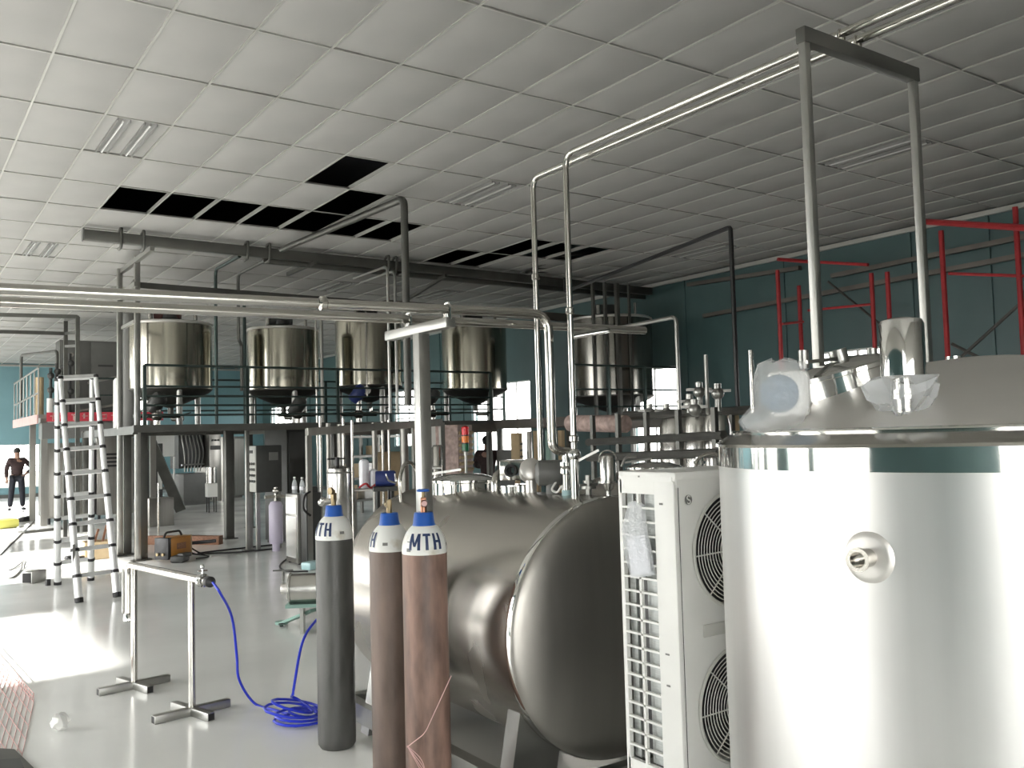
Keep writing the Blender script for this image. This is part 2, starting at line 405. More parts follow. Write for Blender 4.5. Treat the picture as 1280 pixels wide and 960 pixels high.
MB().lathe([(0, .02), (.06, .06), (.55, .17), (.80, .25), (TR, .27)], at(0), seg=64).part('bottom_cone', m_tank, tk)
MB().ring(at(1.712), TR - .052, .007, seg=96, tseg=8).part('rim_highlight_ring', m_mirror, tk)  # polished ring added to draw a bright highlight line along the bevel
for k in range(4):
    a = PI / 4 + k * PI / 2; p = (TC[0] + .68 * math.cos(a), TC[1] + .68 * math.sin(a))
    MB().cyl((p[0], p[1], 0), .045, .3).cyl((p[0], p[1], 0), .08, .015).part('leg', m_frame, tk)
nz = Vector((2.06, 1.39, 1.39)); nd = Vector((nz.x - TC[0], nz.y - TC[1], 0)).normalized()
no = MB().lathe([(0, -.01), (.064, -.01), (.066, .002), (.058, .008), (.05, .010), (.0, .010)], nz, nd, 32).part('nozzle_plate', m_satin, tk, label='round steel nozzle plate on the shell')
ferr = MB().lathe([(.019, .008), (.024, .008), (.024, .05), (.030, .055), (.030, .064), (.020, .064), (.019, .02), (0, .02)], nz, nd, 24).part('ferrule', m_pipe, no)
# manhole on the cone
mh = Vector((2.60, 1.80, 1.835)); mdir = Vector((-.22, .12, 1)).normalized()
mn = MB().lathe([(.12, -.08), (.170, -.08), (.170, .065), (.176, .068), (.176, .08), (.168, .086), (.10, .105), (0, .112)], mh, mdir, 48).part('manhole', m_mirror, tk, label='polished round manhole with a domed lid')
cb = mh + mdir * .10
MB().bar(cb + Vector((-.16, .02, .0)), cb + Vector((.16, -.02, .03)), .03, .012).cyl(cb + mdir * .01, .03, .035, mdir).cyl(cb + Vector((-.15, .03, -.02)), .016, .06).cyl(cb + Vector((.13, -.03, -.0)), .016, .05).part('lid_clamp', m_frame, mn)
# breather filter with its torn plastic wrap
fx, fy, fz = 2.245, 1.385, 1.742
bf = MB().lathe([(0, .105), (.05, .105), (.057, .112), (.057, .25), (.052, .262), (.03, .268), (0, .270)], (fx, fy, fz), seg=40).part('breather_filter', m_mirror, tk, label='polished cylindrical breather filter on the cone')
MB().cyl((fx, fy, fz - .02), .024, .075).cyl((fx, fy, fz + .05), .034, .012).cyl((fx, fy, fz + .064), .034, .012).cyl((fx, fy, fz + .074), .026, .035).part('filter_neck', m_pipe, bf)
rw = random.Random(5); wrap = MB(); prof = []
seg = 30; rows = []
for j, (rr, hh) in enumerate(((.058, .112), (.075, .10), (.095, .092), (.085, .06), (.06, .03), (.035, .012), (.04, -.004))):
    row = []
    for k in range(seg):
        a = 2 * PI * k / seg; wob = 1 + .22 * math.sin(3 * a + j * .7) + .12 * math.sin(7 * a + j) + rw.uniform(-.07, .07)
        h2 = hh + (.012 * math.sin(4 * a + j) + rw.uniform(-.006, .006)) * (1 if j else 0)
        row.append(wrap.bm.verts.new((fx + rr * wob * math.cos(a), fy + rr * wob * math.sin(a), fz + h2)))
    rows.append(row)
for A, B in zip(rows, rows[1:]):
    for k in range(seg): wrap.face((A[k], A[(k + 1) % seg], B[(k + 1) % seg], B[k]))
wrap.part('plastic_wrap', m_filmw, bf, label='torn clear plastic wrap round the filter neck', angle=25)
# little fitting beyond the crown
sf = (2.965, 1.644, 1.916)
MB().cyl((sf[0], sf[1], sf[2] - .05), .017, .075).cyl((sf[0], sf[1], sf[2] + .02), .024, .014).part('sampling_ferrule', m_mirror, tk)
# gauge wrapped in bubble film, lying on the cone
gx, gy = 2.205, 1.755
gr_ = thing('wrapped_gauge', 'square gauge head wrapped in clear bubble film lying on the tank cone', 'gauge', (gx, gy, 1.735))
vdir = Vector((-gx, -gy, 0)).normalized(); sd = Vector((vdir.y, -vdir.x, 0)) * -1   # towards viewer / to its right
rotg = Matrix((sd, -vdir, Vector((0, 0, 1)))).transposed()
gc = Vector((gx, gy, 1.825))
MB().box(gc + sd * .02, (.12, .06, .14), rot=rotg, bev=.02).part('housing', m_acw, gr_)
MB().lathe([(0, .03), (.050, .03), (.056, .02), (.056, -.01), (0, -.01)], gc + vdir * .028 - sd * .008, vdir, 28).part('dial', m_bluegrey, gr_, label='blue-grey dial seen through the film')
fm = MB()
rows = []
for j, (rr, hh) in enumerate(((.03, .105), (.085, .09), (.105, .03), (.105, -.03), (.12, -.075), (.10, -.105), (.04, -.115))):
    row = []
    for k in range(26):
        a = 2 * PI * k / 26; q = max(abs(math.cos(a)), abs(math.sin(a))); wob = (1 / q) ** .55 * (1 + rw.uniform(-.05, .05))
        lean = sd * (-.03 if j >= 4 else 0)
        row.append(fm.bm.verts.new(gc + lean + sd * (rr * wob * math.cos(a) * .82) + vdir * (rr * wob * math.sin(a) * .62) + Vector((0, 0, hh + rw.uniform(-.006, .006)))))
    rows.append(row)
for A, B in zip(rows, rows[1:]):
    for k in range(26): fm.face((A[k], A[(k + 1) % 26], B[(k + 1) % 26], B[k]))
fm.part('bubble_film', m_film, gr_, angle=60)
# frame that carries the two overhead pipes, standing on the cone
pf = thing('pipe_support_frame', 'tall square-tube frame on the upright tank carrying two overhead pipes', 'frame', (2.98, 1.945, 1.78))
fl, frt, ft = 2.645, 3.32, 3.10
for x in (fl, frt):
    MB().box((x, 1.945, (1.79 + ft) / 2), (.030, .030, ft - 1.79), bev=.003).part('post', m_frame, pf)
    MB().box((x, 1.945, 1.80), (.08, .08, .03)).part('base_plate', m_frame, pf)
MB().box(((fl + frt) / 2, 1.945, ft), (frt - fl + .038, .04, .055), bev=.003).part('crossbeam', m_rack, pf)
for x in (2.865, 2.965):
    MB().tube([(x - .02, 1.945, ft + .02), (x - .02, 1.945, ft + .075), (x + .02, 1.945, ft + .075), (x + .02, 1.945, ft + .02)], .004, 6, bend=.02).cyl((x, 1.945, ft + .02), .008, .03).part('pipe_clip', m_pipe, pf)
def pipe(name, lab, pts, r, bend=.12, m=None, group=None, seg=12, joints=()):
    t = thing(name, lab, 'pipe', pts[0], group)
    MB().tube(pts, r, seg, bend=bend).part('tube_run', m or m_pipe, t)
    for j, d in joints: MB().lathe([(r * .9, -.02), (r * 1.45, -.012), (r * 1.45, .012), (r * .9, .02)], j, d, 16).part('clamp_ring', m or m_pipe, t)
    return t
OPG = 'overhead pipes over the steel tanks'
pipe('overhead_pipe', 'polished overhead pipe whose bend drops closer to the upright tank', [(2.865, -2.0, 3.16), (2.865, 3.58, 3.16), (2.865, 3.58, 1.62)], .016, .07, group=OPG, joints=[((2.865, 3.58, 1.70), (0, 0, 1)), ((2.865, 3.58, 2.35), (0, 0, 1))])
pipe('overhead_pipe', 'polished overhead pipe whose bend drops farther off, left of its twin', [(2.965, -2.0, 3.16), (2.965, 4.0, 3.16), (2.965, 4.0, 1.50)], .016, .07, group=OPG, joints=[((2.965, 4.0, 2.6), (0, 0, 1))])
# ================================================================== horizontal tanks
HR, HX, HZ, HY0, HY1 = .63, 2.96, .78, 3.42, 5.22
def htank(lab):
    t = thing('horizontal_tank', lab, 'tank', (HX, (HY0 + HY1) / 2, 0), 'horizontal steel storage tanks')
    c0 = (HX, 0, HZ)
    MB().lathe([(HR, HY0), (HR, HY1)], c0, (0, 1, 0), 96).part('barrel', m_body, t)
    MB().lathe([(HR - .02, -.03), (HR, -.035), (HR + .004, -.02), (HR + .004, .0), (HR - .02, .004)], (HX, HY0 + .03, HZ), (0, 1, 0), 96).part('weld_rim', m_mirror, t, label='narrow bright rim between barrel and head')
    def head(sgn, y):
        pr = []
        for k in range(15):
            a = k / 14 * PI / 2; pr.append((HR * math.cos(a) ** .75, sgn * (.085 if sgn < 0 else .19) * math.sin(a) ** 1.0))
        return MB().lathe(pr, (HX, y, HZ), (0, 1, 0), 96)
    head(-1, HY0).part('dished_head', m_head, t, label='dull dished end of the tank'); head(1, HY1).part('dished_head', m_body, t)
    # manhole
    my = HY0 + 1.38
    mo = MB().lathe([(.15, .50), (.205, .54), (.205, .665), (.215, .67), (.215, .683), (.20, .69), (.12, .712), (0, .722)], (HX, my, HZ), seg=48).part('manhole', m_mirror, t, label='bright round manhole with lid on top')
    MB().bar((HX - .2, my + .1, HZ + .72), (HX - .02, my, HZ + .745), .03, .014).tube([(HX - .22, my + .12, HZ + .69), (HX - .2, my + .1, HZ + .76), (HX - .12, my + .06, HZ + .76)], .01, 8, bend=.03).part('lid_arm', m_frame, mo)
    for k in range(3):
        a = -2.4 + k * 1.1; MB().cyl((HX + .205 * math.cos(a), my + .205 * math.sin(a), HZ + .60), .014, .075, seg=10).cyl((HX + .218 * math.cos(a), my + .218 * math.sin(a), HZ + .66), .02, .02, seg=10).part('lid_bolt', m_pipe, mo)
    for sx in (-1, 1):
        for y in (HY0 + .12, HY1 - .25):
            MB().prism([(HX + sx * .36, y - .05, 0.0), (HX + sx * .62, y - .05, 0.0), (HX + sx * .52, y - .05, HZ - .28), (HX + sx * .30, y - .05, HZ - .5)], (0, .1, 0)).part('saddle_leg', m_frame, t)
        MB().box((HX + sx * .60, (HY0 + HY1) / 2 - .05, .11), (.07, HY1 - HY0 + .2, .11)).part('base_rail', m_frame, t)
    for y in (HY0 - .12, HY1 + .0): MB().box((HX, y, .115), (1.27, .06, .11)).part('base_rail', m_frame, t)
    return t
ht = htank('large horizontal stainless steel tank lying behind the brown gas cylinders')
ht2 = copy_tree(ht, loc=(HX + 1.85, (HY0 + HY1) / 2 + .25, 0), label='second horizontal steel tank behind the white condenser unit, only its top showing')
# fittings that belong to the first tank
zt = HZ + HR
lug = MB().tube([(HX - .30, HY1 - .16, zt - .08), (HX - .31, HY1 - .16, zt + .06), (HX - .27, HY1 - .14, zt + .15), (HX - .21, HY1 - .12, zt + .17), (HX - .15, HY1 - .10, zt + .11), (HX - .13, HY1 - .09, zt - .02)], .012, 10, bend=.05).part('lifting_hoop', m_pipe, ht, label='bent tube hoop on the tank top')
e0 = (2.922, 4.392, 1.451)
MB().tube([(e0[0], e0[1], zt - .04), (e0[0], e0[1], zt + .07), (e0[0] + .07, e0[1] + .05, zt + .10), (e0[0] + .16, e0[1] + .08, zt + .09)], .026, 12, bend=.07).part('vent_elbow', m_pipe, ht)
b0 = (2.939, 4.217, 1.528)
vb = MB().box((b0[0], b0[1], zt + .12), (.11, .14, .115), rz=.6, bev=.006).part('valve_block', m_pipe, ht, label='square steel valve block with a round port')
fdir = Vector((-.75, -.62, 0)).normalized()
MB().lathe([(.022, 0), (.036, 0), (.036, .006), (.024, .006), (.022, -.03), (0, -.03)], V((b0[0], b0[1], zt + .12)) + fdir * .085, fdir, 20).part('port', m_blk, vb)
MB().cyl((b0[0] + .04, b0[1] - .02, zt - .02), .05, .06, ch=.006).cyl((b0[0] - .03, b0[1] + .02, zt - .03), .045, .06).part('port_stub', m_mirror, vb)
c0 = (2.942, 4.065, 1.565)
MB().lathe([(0, -.04), (.062, -.04), (.062, .03), (.05, .04), (0, .042)], (c0[0], c0[1], zt + .12), (-.4, -.7, .3), 28).cyl((c0[0], c0[1], zt - .03), .03, .12).part('pressure_head', m_satin, ht)
d0 = (2.949, 3.878, 1.554)
mo_ = MB().lathe([(0, -.09), (.045, -.09), (.068, -.075), (.068, .05), (.055, .07), (0, .075)], (d0[0], d0[1], zt + .11), (.75, -.5, .0), 24).cyl((d0[0], d0[1], zt - .05), .035, .12).part('agitator_motor', m_greyp, ht, label='grey motor on the tank top')
w0 = (2.912, 3.846, 1.501)
MB().tube([(d0[0], d0[1] - .05, zt + .08), (w0[0], w0[1], zt + .02), (w0[0] + .02, w0[1] - .03, zt + .005), (2.916, 3.749, 1.461), (2.90, 3.72, zt + .012)], .006, 6, bend=.04).part('motor_cable', m_acw, mo_)
vs = MB().cyl((2.92, 3.72, zt - .06), .020, .29).cyl((2.92, 3.72, zt + .11), .034, .02).cyl((2.92, 3.72, zt + .15), .034, .02).ball((2.92, 3.72, zt + .13), .033).cyl((2.865, 3.58, zt - .05), .022, .27).ball((2.865, 3.58, zt + .21), .034).part('inlet_valve', m_mirror, ht)
MB().bar((2.865, 3.58, zt + .17), (2.96, 3.50, zt + .23), .012).ball((2.865, 3.56, zt + .21), .018, seg=8).ball((2.90, 3.60, zt + .20), .02, seg=8).part('valve_handle', m_frame, vs)
MB().cyl((2.92, 3.72, zt - .005), .026, .03).part('blue_clip', m_aqua, vs, label='aqua clip at the foot of the valve')
h0 = (3.0, 3.64, 1.4)
MB().cyl((h0[0], h0[1], zt - .06), .016, .16).cyl((h0[0], h0[1], zt + .03), .04, .015).cyl((h0[0], h0[1], zt + .06), .028, .012).bar((h0[0] - .06, h0[1], zt + .05), (h0[0] + .06, h0[1], zt + .05), .012).part('drain_valve', m_frame, ht)
q0 = (2.99, 3.47, 1.4)
fh = MB().lathe([(.012, -.06), (.012, -.005), (.02, .0), (.03, .03), (.052, .035), (.052, .045), (.041, .045), (.041, .16), (.036, .172), (0, .176)], (q0[0], q0[1], zt + .03), seg=32).part('filter_housing', m_steel, ht, label='small upright filter housing with a wire handle')
MB().tube([(q0[0] - .042, q0[1] + .02, zt + .17), (q0[0] - .03, q0[1] + .02, zt + .215), (q0[0], q0[1], zt + .23), (q0[0] + .03, q0[1] - .02, zt + .215), (q0[0] + .044, q0[1] - .02, zt + .17)], .004, 6, bend=.03).part('handle', m_mirror, fh)
MB().cyl((HX + .02, HY0 - .18, HZ - .02), .012, .08, d=(0, -1, 0)).ball((HX + .02, HY0 - .27, HZ - .02), .016, seg=8).part('level_tap', m_mirror, ht)
# fittings of the second tank
X2, Y2 = HX + 1.85, .25
MB().tube([(X2 - .32, HY0 + .9, zt + .0), (X2 - .30, HY0 + .9, zt + .14), (X2 - .18, HY0 + .82, zt + .17), (X2 - .12, HY0 + .8, zt + .05)], .011, 8, bend=.08).part('lifting_hoop', m_pipe, ht2)
for dx, dy in ((.1, .5), (-.05, .75), (.2, 1.35)): MB().cyl((X2 + dx, HY0 + dy, zt - .03), .03, .15).cyl((X2 + dx, HY0 + dy, zt + .07), .045, .02).part('top_valve', m_mirror, ht2)
# ================================================================== condensing unit
AX0, AX1, AY0, AY1, AZ0, AZ1 = 2.52, 3.40, 2.53, 2.85, .22, 1.565
ac = thing('condensing_unit', 'white twin-fan condensing unit squeezed between the steel tanks', 'air conditioner', ((AX0 + AX1) / 2, (AY0 + AY1) / 2, 0))
fcs = [(AX0 + .31, 1.245), (AX0 + .31, .63)]; FR = .225
# front panel with two round openings
fp = MB()
def front_panel(mb):
    n = 40; zs = [AZ0 + .02, (fcs[0][1] + fcs[1][1]) / 2, AZ1 - .05]
    for (cx, cz), z0, z1 in ((fcs[1], zs[0], zs[1]), (fcs[0], zs[1], zs[2])):
        x0, x1 = AX0 + .015, AX1; outer = []; inner = []
        for k in range(n):
            a = 2 * PI * k / n; dx, dz = math.cos(a), math.sin(a)
            t = min(((x1 - cx) / dx) if dx > 1e-6 else ((x0 - cx) / dx) if dx < -1e-6 else 9, ((z1 - cz) / dz) if dz > 1e-6 else ((z0 - cz) / dz) if dz < -1e-6 else 9)
            outer.append(mb.bm.verts.new((cx + dx * t, AY0, cz + dz * t))); inner.append(mb.bm.verts.new((cx + dx * FR, AY0, cz + dz * FR)))
        back = [mb.bm.verts.new((v.co.x, AY0 + .03, v.co.z)) for v in inner]
        for k in range(n):
            j = (k + 1) % n; mb.face((outer[k], outer[j], inner[j], inner[k])); mb.face((inner[k], inner[j], back[j], back[k]))
        for cxx, czz in ((x0, z0), (x0, z1), (x1, z0), (x1, z1)):
            a = math.atan2(czz - cz, cxx - cx) % (2 * PI); k = int(a / (2 * PI) * n); v = mb.bm.verts.new((cxx, AY0, czz)); mb.face((outer[k], outer[(k + 1) % n], v))
front_panel(fp); fp.part('front_panel', m_acw, ac)
MB().box(((AX0 + AX1) / 2, (AY0 + AY1) / 2, AZ1 - .02), (AX1 - AX0 + .012, AY1 - AY0 + .012, .04), bev=.008).box(((AX0 + AX1) / 2, AY0 - .001, AZ1 - .045), (AX1 - AX0, .01, .03)).part('top_cover', m_acw, ac)
MB().box(((AX0 + AX1) / 2, (AY0 + AY1) / 2, AZ0), (AX1 - AX0, AY1 - AY0, .04)).box((AX1 - .01, (AY0 + AY1) / 2, (AZ0 + AZ1) / 2), (.02, AY1 - AY0, AZ1 - AZ0 - .04)).part('casing', m_acw, ac)
MB().box((AX0 + .13, AY0 + .19, (AZ0 + AZ1) / 2), (.012, .2, AZ1 - AZ0 - .1)).box((AX0 + .75, AY0 + .2, (AZ0 + AZ1) / 2), (.012, .2, AZ1 - AZ0 - .1)).part('inner_wall', m_blkp, ac)
# side panel: frame, grille bars
def sy(t): return AY1 + (AY0 - AY1) * t       # 0 at the far edge, 1 at the near edge
sp = MB(); gz0, gz1 = .405, 1.475
sp.box((AX0, sy(.03), (AZ0 + AZ1) / 2 - .01), (.02, .32 * .06, AZ1 - AZ0 - .05)); sp.box((AX0 + .002, sy(.825), (AZ0 + AZ1) / 2 - .01), (.026, .32 * .35, AZ1 - AZ0 - .05), bev=.006)
sp.box((AX0, sy(.5), (gz1 + AZ1) / 2 - .01), (.02, .30, AZ1 - gz1 - .02)); sp.box((AX0, sy(.5), (gz0 + AZ0) / 2), (.02, .30, gz0 - AZ0))
spo = sp.part('side_panel', m_acw, ac)
MB().box((AX0 - .002, sy(.355), (gz0 + gz1) / 2), (.014, .011, gz1 - gz0)).part('grille_bar', m_acw, spo)
for k in range(1, 19):
    MB().box((AX0 - .002, sy(.36), gz0 + (gz1 - gz0) * k / 19), (.014, .32 * .62, .0085)).part('grille_bar', m_acw, spo)
MB().box((AX0 + .03, sy(.51), (gz0 + gz1) / 2), (.012, .32 * .28, gz1 - gz0)).box((AX0 + .03, sy(.10), (gz0 + gz1) / 2), (.012, .32 * .11, gz1 - gz0)).part('coil', m_coil, ac, label='grey finned coil behind the side grille')
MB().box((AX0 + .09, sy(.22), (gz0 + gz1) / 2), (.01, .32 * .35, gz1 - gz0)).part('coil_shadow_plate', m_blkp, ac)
MB().tube([(AX0 + .035, sy(.20), gz0), (AX0 + .035, sy(.20), gz1)], .006, 8).part('refrigerant_tube', m_coil, ac)
for cx, cz in fcs:
    fg = MB()
    fg.ring((cx, AY0 - .008, cz), FR + .004, .007, (0, 1, 0), 56, 6)
    for k in range(1, 15): fg.ring((cx, AY0 - .012 - .010 * (1 - k / 15), cz), FR * k / 15, .0024, (0, 1, 0), 44, 4)
    for k in range(8):
        a = k * PI / 4 + .05; fg.tube([(cx + .04 * math.cos(a), AY0 - .024, cz + .04 * math.sin(a)), (cx + FR * math.cos(a), AY0 - .012, cz + FR * math.sin(a))], .003, 5)
    fg.cyl((cx, AY0 - .018, cz), .045, .014, d=(0, -1, 0))
    fo_ = fg.part('fan_grille', m_acf, ac)
    fan = MB(); fan.cyl((cx, AY0 + .05, cz), .06, .07, d=(0, 1, 0))
    for k in range(3):
        a = k * 2 * PI / 3
        pts = [(.05, a - .3), (.215, a - .55), (.22, a), (.215, a + .45), (.05, a + .4)]
        vs_ = [fan.bm.verts.new((cx + r_ * math.cos(t_), AY0 + .06 + .05 * (t_ - a), cz + r_ * math.sin(t_))) for r_, t_ in pts]; fan.face(vs_)
    fan.part('fan', m_blkp, ac)
    MB().box((cx, AY0 + .17, cz), (.47, .01, .5)).part('shroud', m_cabd, ac)
# badge and markings
bd = MB().cyl((AX0 + .065, AY0 - .0015, 1.455), .019, .003, d=(0, -1, 0), seg=24).part('round_badge', m_label, ac, label='dark round badge with a pale S-shaped sign')
sgn = [(.011 * math.cos(a) * .8, .008 + .0075 * math.sin(a)) for a in [R(20 + 25 * k) for k in range(11)]]
sgn += [(.011 * math.cos(a) * .8, -.008 + .0075 * math.sin(a)) for a in [R(110 - 27 * k) for k in range(11)]]
MB().tube([(AX0 + .065 + x, AY0 - .004, 1.455 + z) for x, z in sgn], .0028, 6).part('badge_sign', m_acw, bd)
MB().box((AX0 + .20, AY0 - .004, .94), (.16, .012, .05), bev=.006).part('grip_recess', m_acf, ac)
MB().box((AX0 - .0125, sy(.78), 1.44), (.002, .018, .008)).box((AX0 - .0125, sy(.4), 1.545), (.002, .008, .006)).box((AX0 - .0125, sy(.8), .86), (.002, .02, .006)).box((AX0 - .0125, sy(.8), .74), (.002, .018, .007)).part('panel_marking', m_label, ac)
for x in (AX0 + .12, AX1 - .12):
    MB().box((x, (AY0 + AY1) / 2, .19), (.07, .36, .025)).box((x, (AY0 + AY1) / 2, .01), (.09, .36, .02)).box((x, (AY0 + AY1) / 2, .1), (.04, .3, .18)).part('foot', m_rack, ac)
# plastic pouch with papers hung on the side grille
pp = (2.505, 2.766, 1.400)
po = thing('document_pouch', 'clear plastic pouch of white papers hung on the side grille', 'pouch', (2.505, pp[1], 1.0))
pts_ = [(775, 690), (782, 640), (800, 640), (806, 705), (814, 722), (790, 725), (783, 722), (778, 700)]
film = MB()
top = [(2.500, 2.783, 1.439), (2.497, 2.741, 1.447), (2.500, 2.703, 1.430)]
mid = [(2.480, 2.805, 1.329), (2.470, 2.722, 1.329), (2.480, 2.672, 1.331)]
low = [(2.488, 2.800, 1.225), (2.474, 2.721, 1.240), (2.484, 2.653, 1.251)]
bot = [(2.492, 2.775, 1.137), (2.480, 2.705, 1.146), (2.490, 2.646, 1.161)]
gridv = [[film.bm.verts.new(p) for p in row] for row in (top, mid, low, bot)]
for A, B in zip(gridv, gridv[1:]):
    for k in range(2): film.face((A[k], A[k + 1], B[k + 1], B[k]))
bk = [[film.bm.verts.new(V(v.co) + Vector((.018, 0, 0))) for v in row] for row in gridv]
for A, B in zip(bk, bk[1:]):
    for k in range(2): film.face((A[k], A[k + 1], B[k + 1], B[k]))
film.part('pouch_film', m_filmw, po, angle=25)
MB().prism([(2.492, 2.786, 1.290), (2.492, 2.686, 1.317), (2.496, 2.665, 1.167), (2.496, 2.774, 1.143)], (.006, 0, 0)).part('papers', m_paper, po)
# ================================================================== gas cylinders
def shoulder_r(z):      # radius on the domed shoulder, z above its base
    t = min(1, max(0, z / .135)); return .105 * math.sqrt(max(0, 1 - (t * .93) ** 2.2)) + .002
def letter_strip(mb, poly, c, base, a0, sc):
    """flat stroke quads (u along the girth, v up the shoulder, metres) laid on the shoulder"""
    for q in poly:
        (u0, v0), (u1, v1), (u2, v2), (u3, v3) = q
        rows = []
        for j in range(7):
            t = j / 6; row = []
            for i in range(3):
                s_ = i / 2
                u = (u0 * (1 - s_) + u1 * s_) * (1 - t) + (u3 * (1 - s_) + u2 * s_) * t
                v = (v0 * (1 - s_) + v1 * s_) * (1 - t) + (v3 * (1 - s_) + v2 * s_) * t
                r_ = shoulder_r(v) + .0018; a = a0 + u / .10
                row.append(mb.bm.verts.new((c[0] + r_ * math.cos(a), c[1] + r_ * math.sin(a), base + v + .0008)))
            rows.append(row)
        for A, B in zip(rows, rows[1:]):
            for k in range(2): mb.face((A[k], A[k + 1], B[k + 1], B[k]))
def letters_mth(mb, c, base, a_mid):
    w_, g_, v0, v1, t = .040, .010, .020, .094, .0135
    x = -(3 * w_ + 2 * g_) / 2 - .014
    wm_ = .054
    def rect(u0, u1, p0, p1): return ((u0, p0), (u1, p0), (u1, p1), (u0, p1))
    M = [rect(x, x + t, v0, v1), rect(x + wm_ - t, x + wm_, v0, v1), ((x + wm_ * .40, v0 + .016), (x + wm_ * .60, v0 + .016), (x + t * 1.1, v1), (x + .002, v1)), ((x + wm_ * .40, v0 + .016), (x + wm_ * .60, v0 + .016), (x + wm_ - .002, v1), (x + wm_ - t * 1.1, v1))]
    x += wm_ + g_; T = [rect(x, x + w_, v1 - .011, v1), rect(x + w_ / 2 - t / 2, x + w_ / 2 + t / 2, v0, v1)]
    x += w_ + g_; H = [rect(x, x + t, v0, v1), rect(x + w_ - t, x + w_, v0, v1), rect(x, x + w_, (v0 + v1) / 2 - .005, (v0 + v1) / 2 + .006)]
    letter_strip(mb, M + T + H, c, base, a_mid, 1)
def gas_cylinder(c, m, turn, lab, valve, hs=1.165):
    t = thing('gas_cylinder', lab, 'gas cylinder', (c[0], c[1], 0), 'tall gas cylinders'); c = (c[0], c[1], 0)
    MB().lathe([(0, .012), (.06, 0), (.092, .0), (.105, .02), (.106, .05), (.106, hs - .01), (.105, hs)], c, seg=48).part('body', m, t)
    pr = [(shoulder_r(k * .0135), hs + k * .0135) for k in range(11)]; pr = [(.105, hs - .004)] + pr + [(.036, hs + .138)]
    MB().lathe(pr, c, seg=48).part('shoulder', m_shoulder, t, label='white painted shoulder with dark letters MTH')
    lt = MB(); letters_mth(lt, c, hs, turn); sh = [o for o in t.children if o.name.startswith('shoulder')][0]
    lt.part('lettering', m_navy, sh, label='dark blue letters MTH')
    mk = MB(); letter_strip(mk, [((-.075, .012), (-.098, .012), (-.098, .028), (-.075, .028)), ((-.07, .055), (-.1, .055), (-.1, .059), (-.07, .059)), ((.14, .03), (.115, .03), (.115, .045), (.14, .045))], c, hs, turn, 1); mk.part('stencil_mark', m_label, sh)
    MB().lathe([(.055, hs + .112), (.055, hs + .128), (.052, hs + .134), (.046, hs + .182), (.042, hs + .188), (.026, hs + .188), (0, hs + .18)], c, seg=32).part('neck_guard', m_blue, t, label='blue plastic guard round the neck')
    zv = hs + .185
    va = MB().cyl((c[0], c[1], zv - .01), .015, .05).box((c[0], c[1], zv + .05), (.026, .026, .045), rz=turn, bev=.003)
    d = Vector((math.cos(turn), math.sin(turn), 0)); n = Vector((-d.y, d.x, 0))
    if valve == 'wheel':
        va.lathe([(0, 0), (.017, 0), (.017, .012), (.013, .02), (0, .02)], V((c[0], c[1], zv + .045)) + d * .012, d, 20)
        vo = va.part('valve', m_cu, t, label='copper-red cylinder valve with a round outlet')
        MB().cyl((c[0], c[1], zv + .07), .009, .03).part('spindle', m_brass, vo)
        MB().ring((c[0], c[1], zv + .105), .026, .006, (0, 0, 1), 20, 8).bar((c[0] - .026, c[1], zv + .105), (c[0] + .026, c[1], zv + .105), .009).bar((c[0], c[1] - .026, zv + .105), (c[0], c[1] + .026, zv + .105), .009).part('handwheel', m_blue, vo, label='blue handwheel')
        MB().lathe([(0, 0), (.013, 0), (.013, .003), (0, .003)], V((c[0], c[1], zv + .045)) + d * .032, d, 20).part('outlet_cap', m_pink, vo)
    elif valve == 'side':
        va.lathe([(.010, 0), (.017, 0), (.017, .03), (.011, .03), (.010, .005), (0, .005)], V((c[0], c[1], zv + .045)) - n * .012, -n + d * .3, 18)
        vo = va.part('valve', m_brass, t, label='tarnished brass valve, outlet turned to the side')
        MB().bar((c[0], c[1], zv + .07), V((c[0], c[1], zv + .07)) + n * .012 + Vector((0, 0, .05)), .011).part('spindle', m_blk, vo)
    else:
        vo = va.part('valve', m_brass, t, label='brass valve with a small regulator')
        MB().lathe([(0, 0), (.02, .003), (.022, .01), (.02, .02), (0, .024)], V((c[0], c[1], zv + .085)) + d * .008, d, 20).cyl((c[0], c[1], zv + .06), .010, .03).part('regulator', m_brass, vo)
        e = V((c[0], c[1], zv + .03))
        MB().tube([e, e - n * .05, e - n * .085 + Vector((0, 0, -.002))], .012, 8).ball(e - n * .09, .019, seg=10).part('side_port', m_pipe, vo)
    return t
def facing(c, off=0): return math.atan2(-c[1], -c[0]) + off
cA, cB, cC = (2.13, 4.88), (2.155, 4.235), (2.11, 3.79)
gas_cylinder(cA, m_grycyl, facing(cA, -.85), 'dark grey gas cylinder standing alone left of the two brown cylinders', 'port')
gas_cylinder(cB, m_brown2, facing(cB, -1.5), 'brown gas cylinder standing half behind its brown neighbour', 'side', hs=1.155)
gas_cylinder(cC, m_brown, facing(cC, .12), 'reddish brown gas cylinder with blue handwheel, in front of the T-shaped post', 'wheel', hs=1.185)
tw = MB()
tw.tube([(2.139, 3.616, 0.638), (2.072, 3.622, 0.523), (2.013, 3.647, 0.398), (1.983, 3.683, 0.364), (1.968, 3.733, 0.326)], .0022, 5, bend=.03)
for k in range(4): tw.tube([(1.968, 3.732, 0.333), (cC[0] - .075 + .008 * k, cC[1] - .095, .26 - .04 * k), (cC[0] - .07 + .01 * k, cC[1] - .10, .02)], .002, 5, bend=.05)
tw.top('twine', m_pink, 'frayed pale twine trailing down between the two brown cylinders', 'string', loc=(cC[0] - .07, cC[1] - .1, 0))
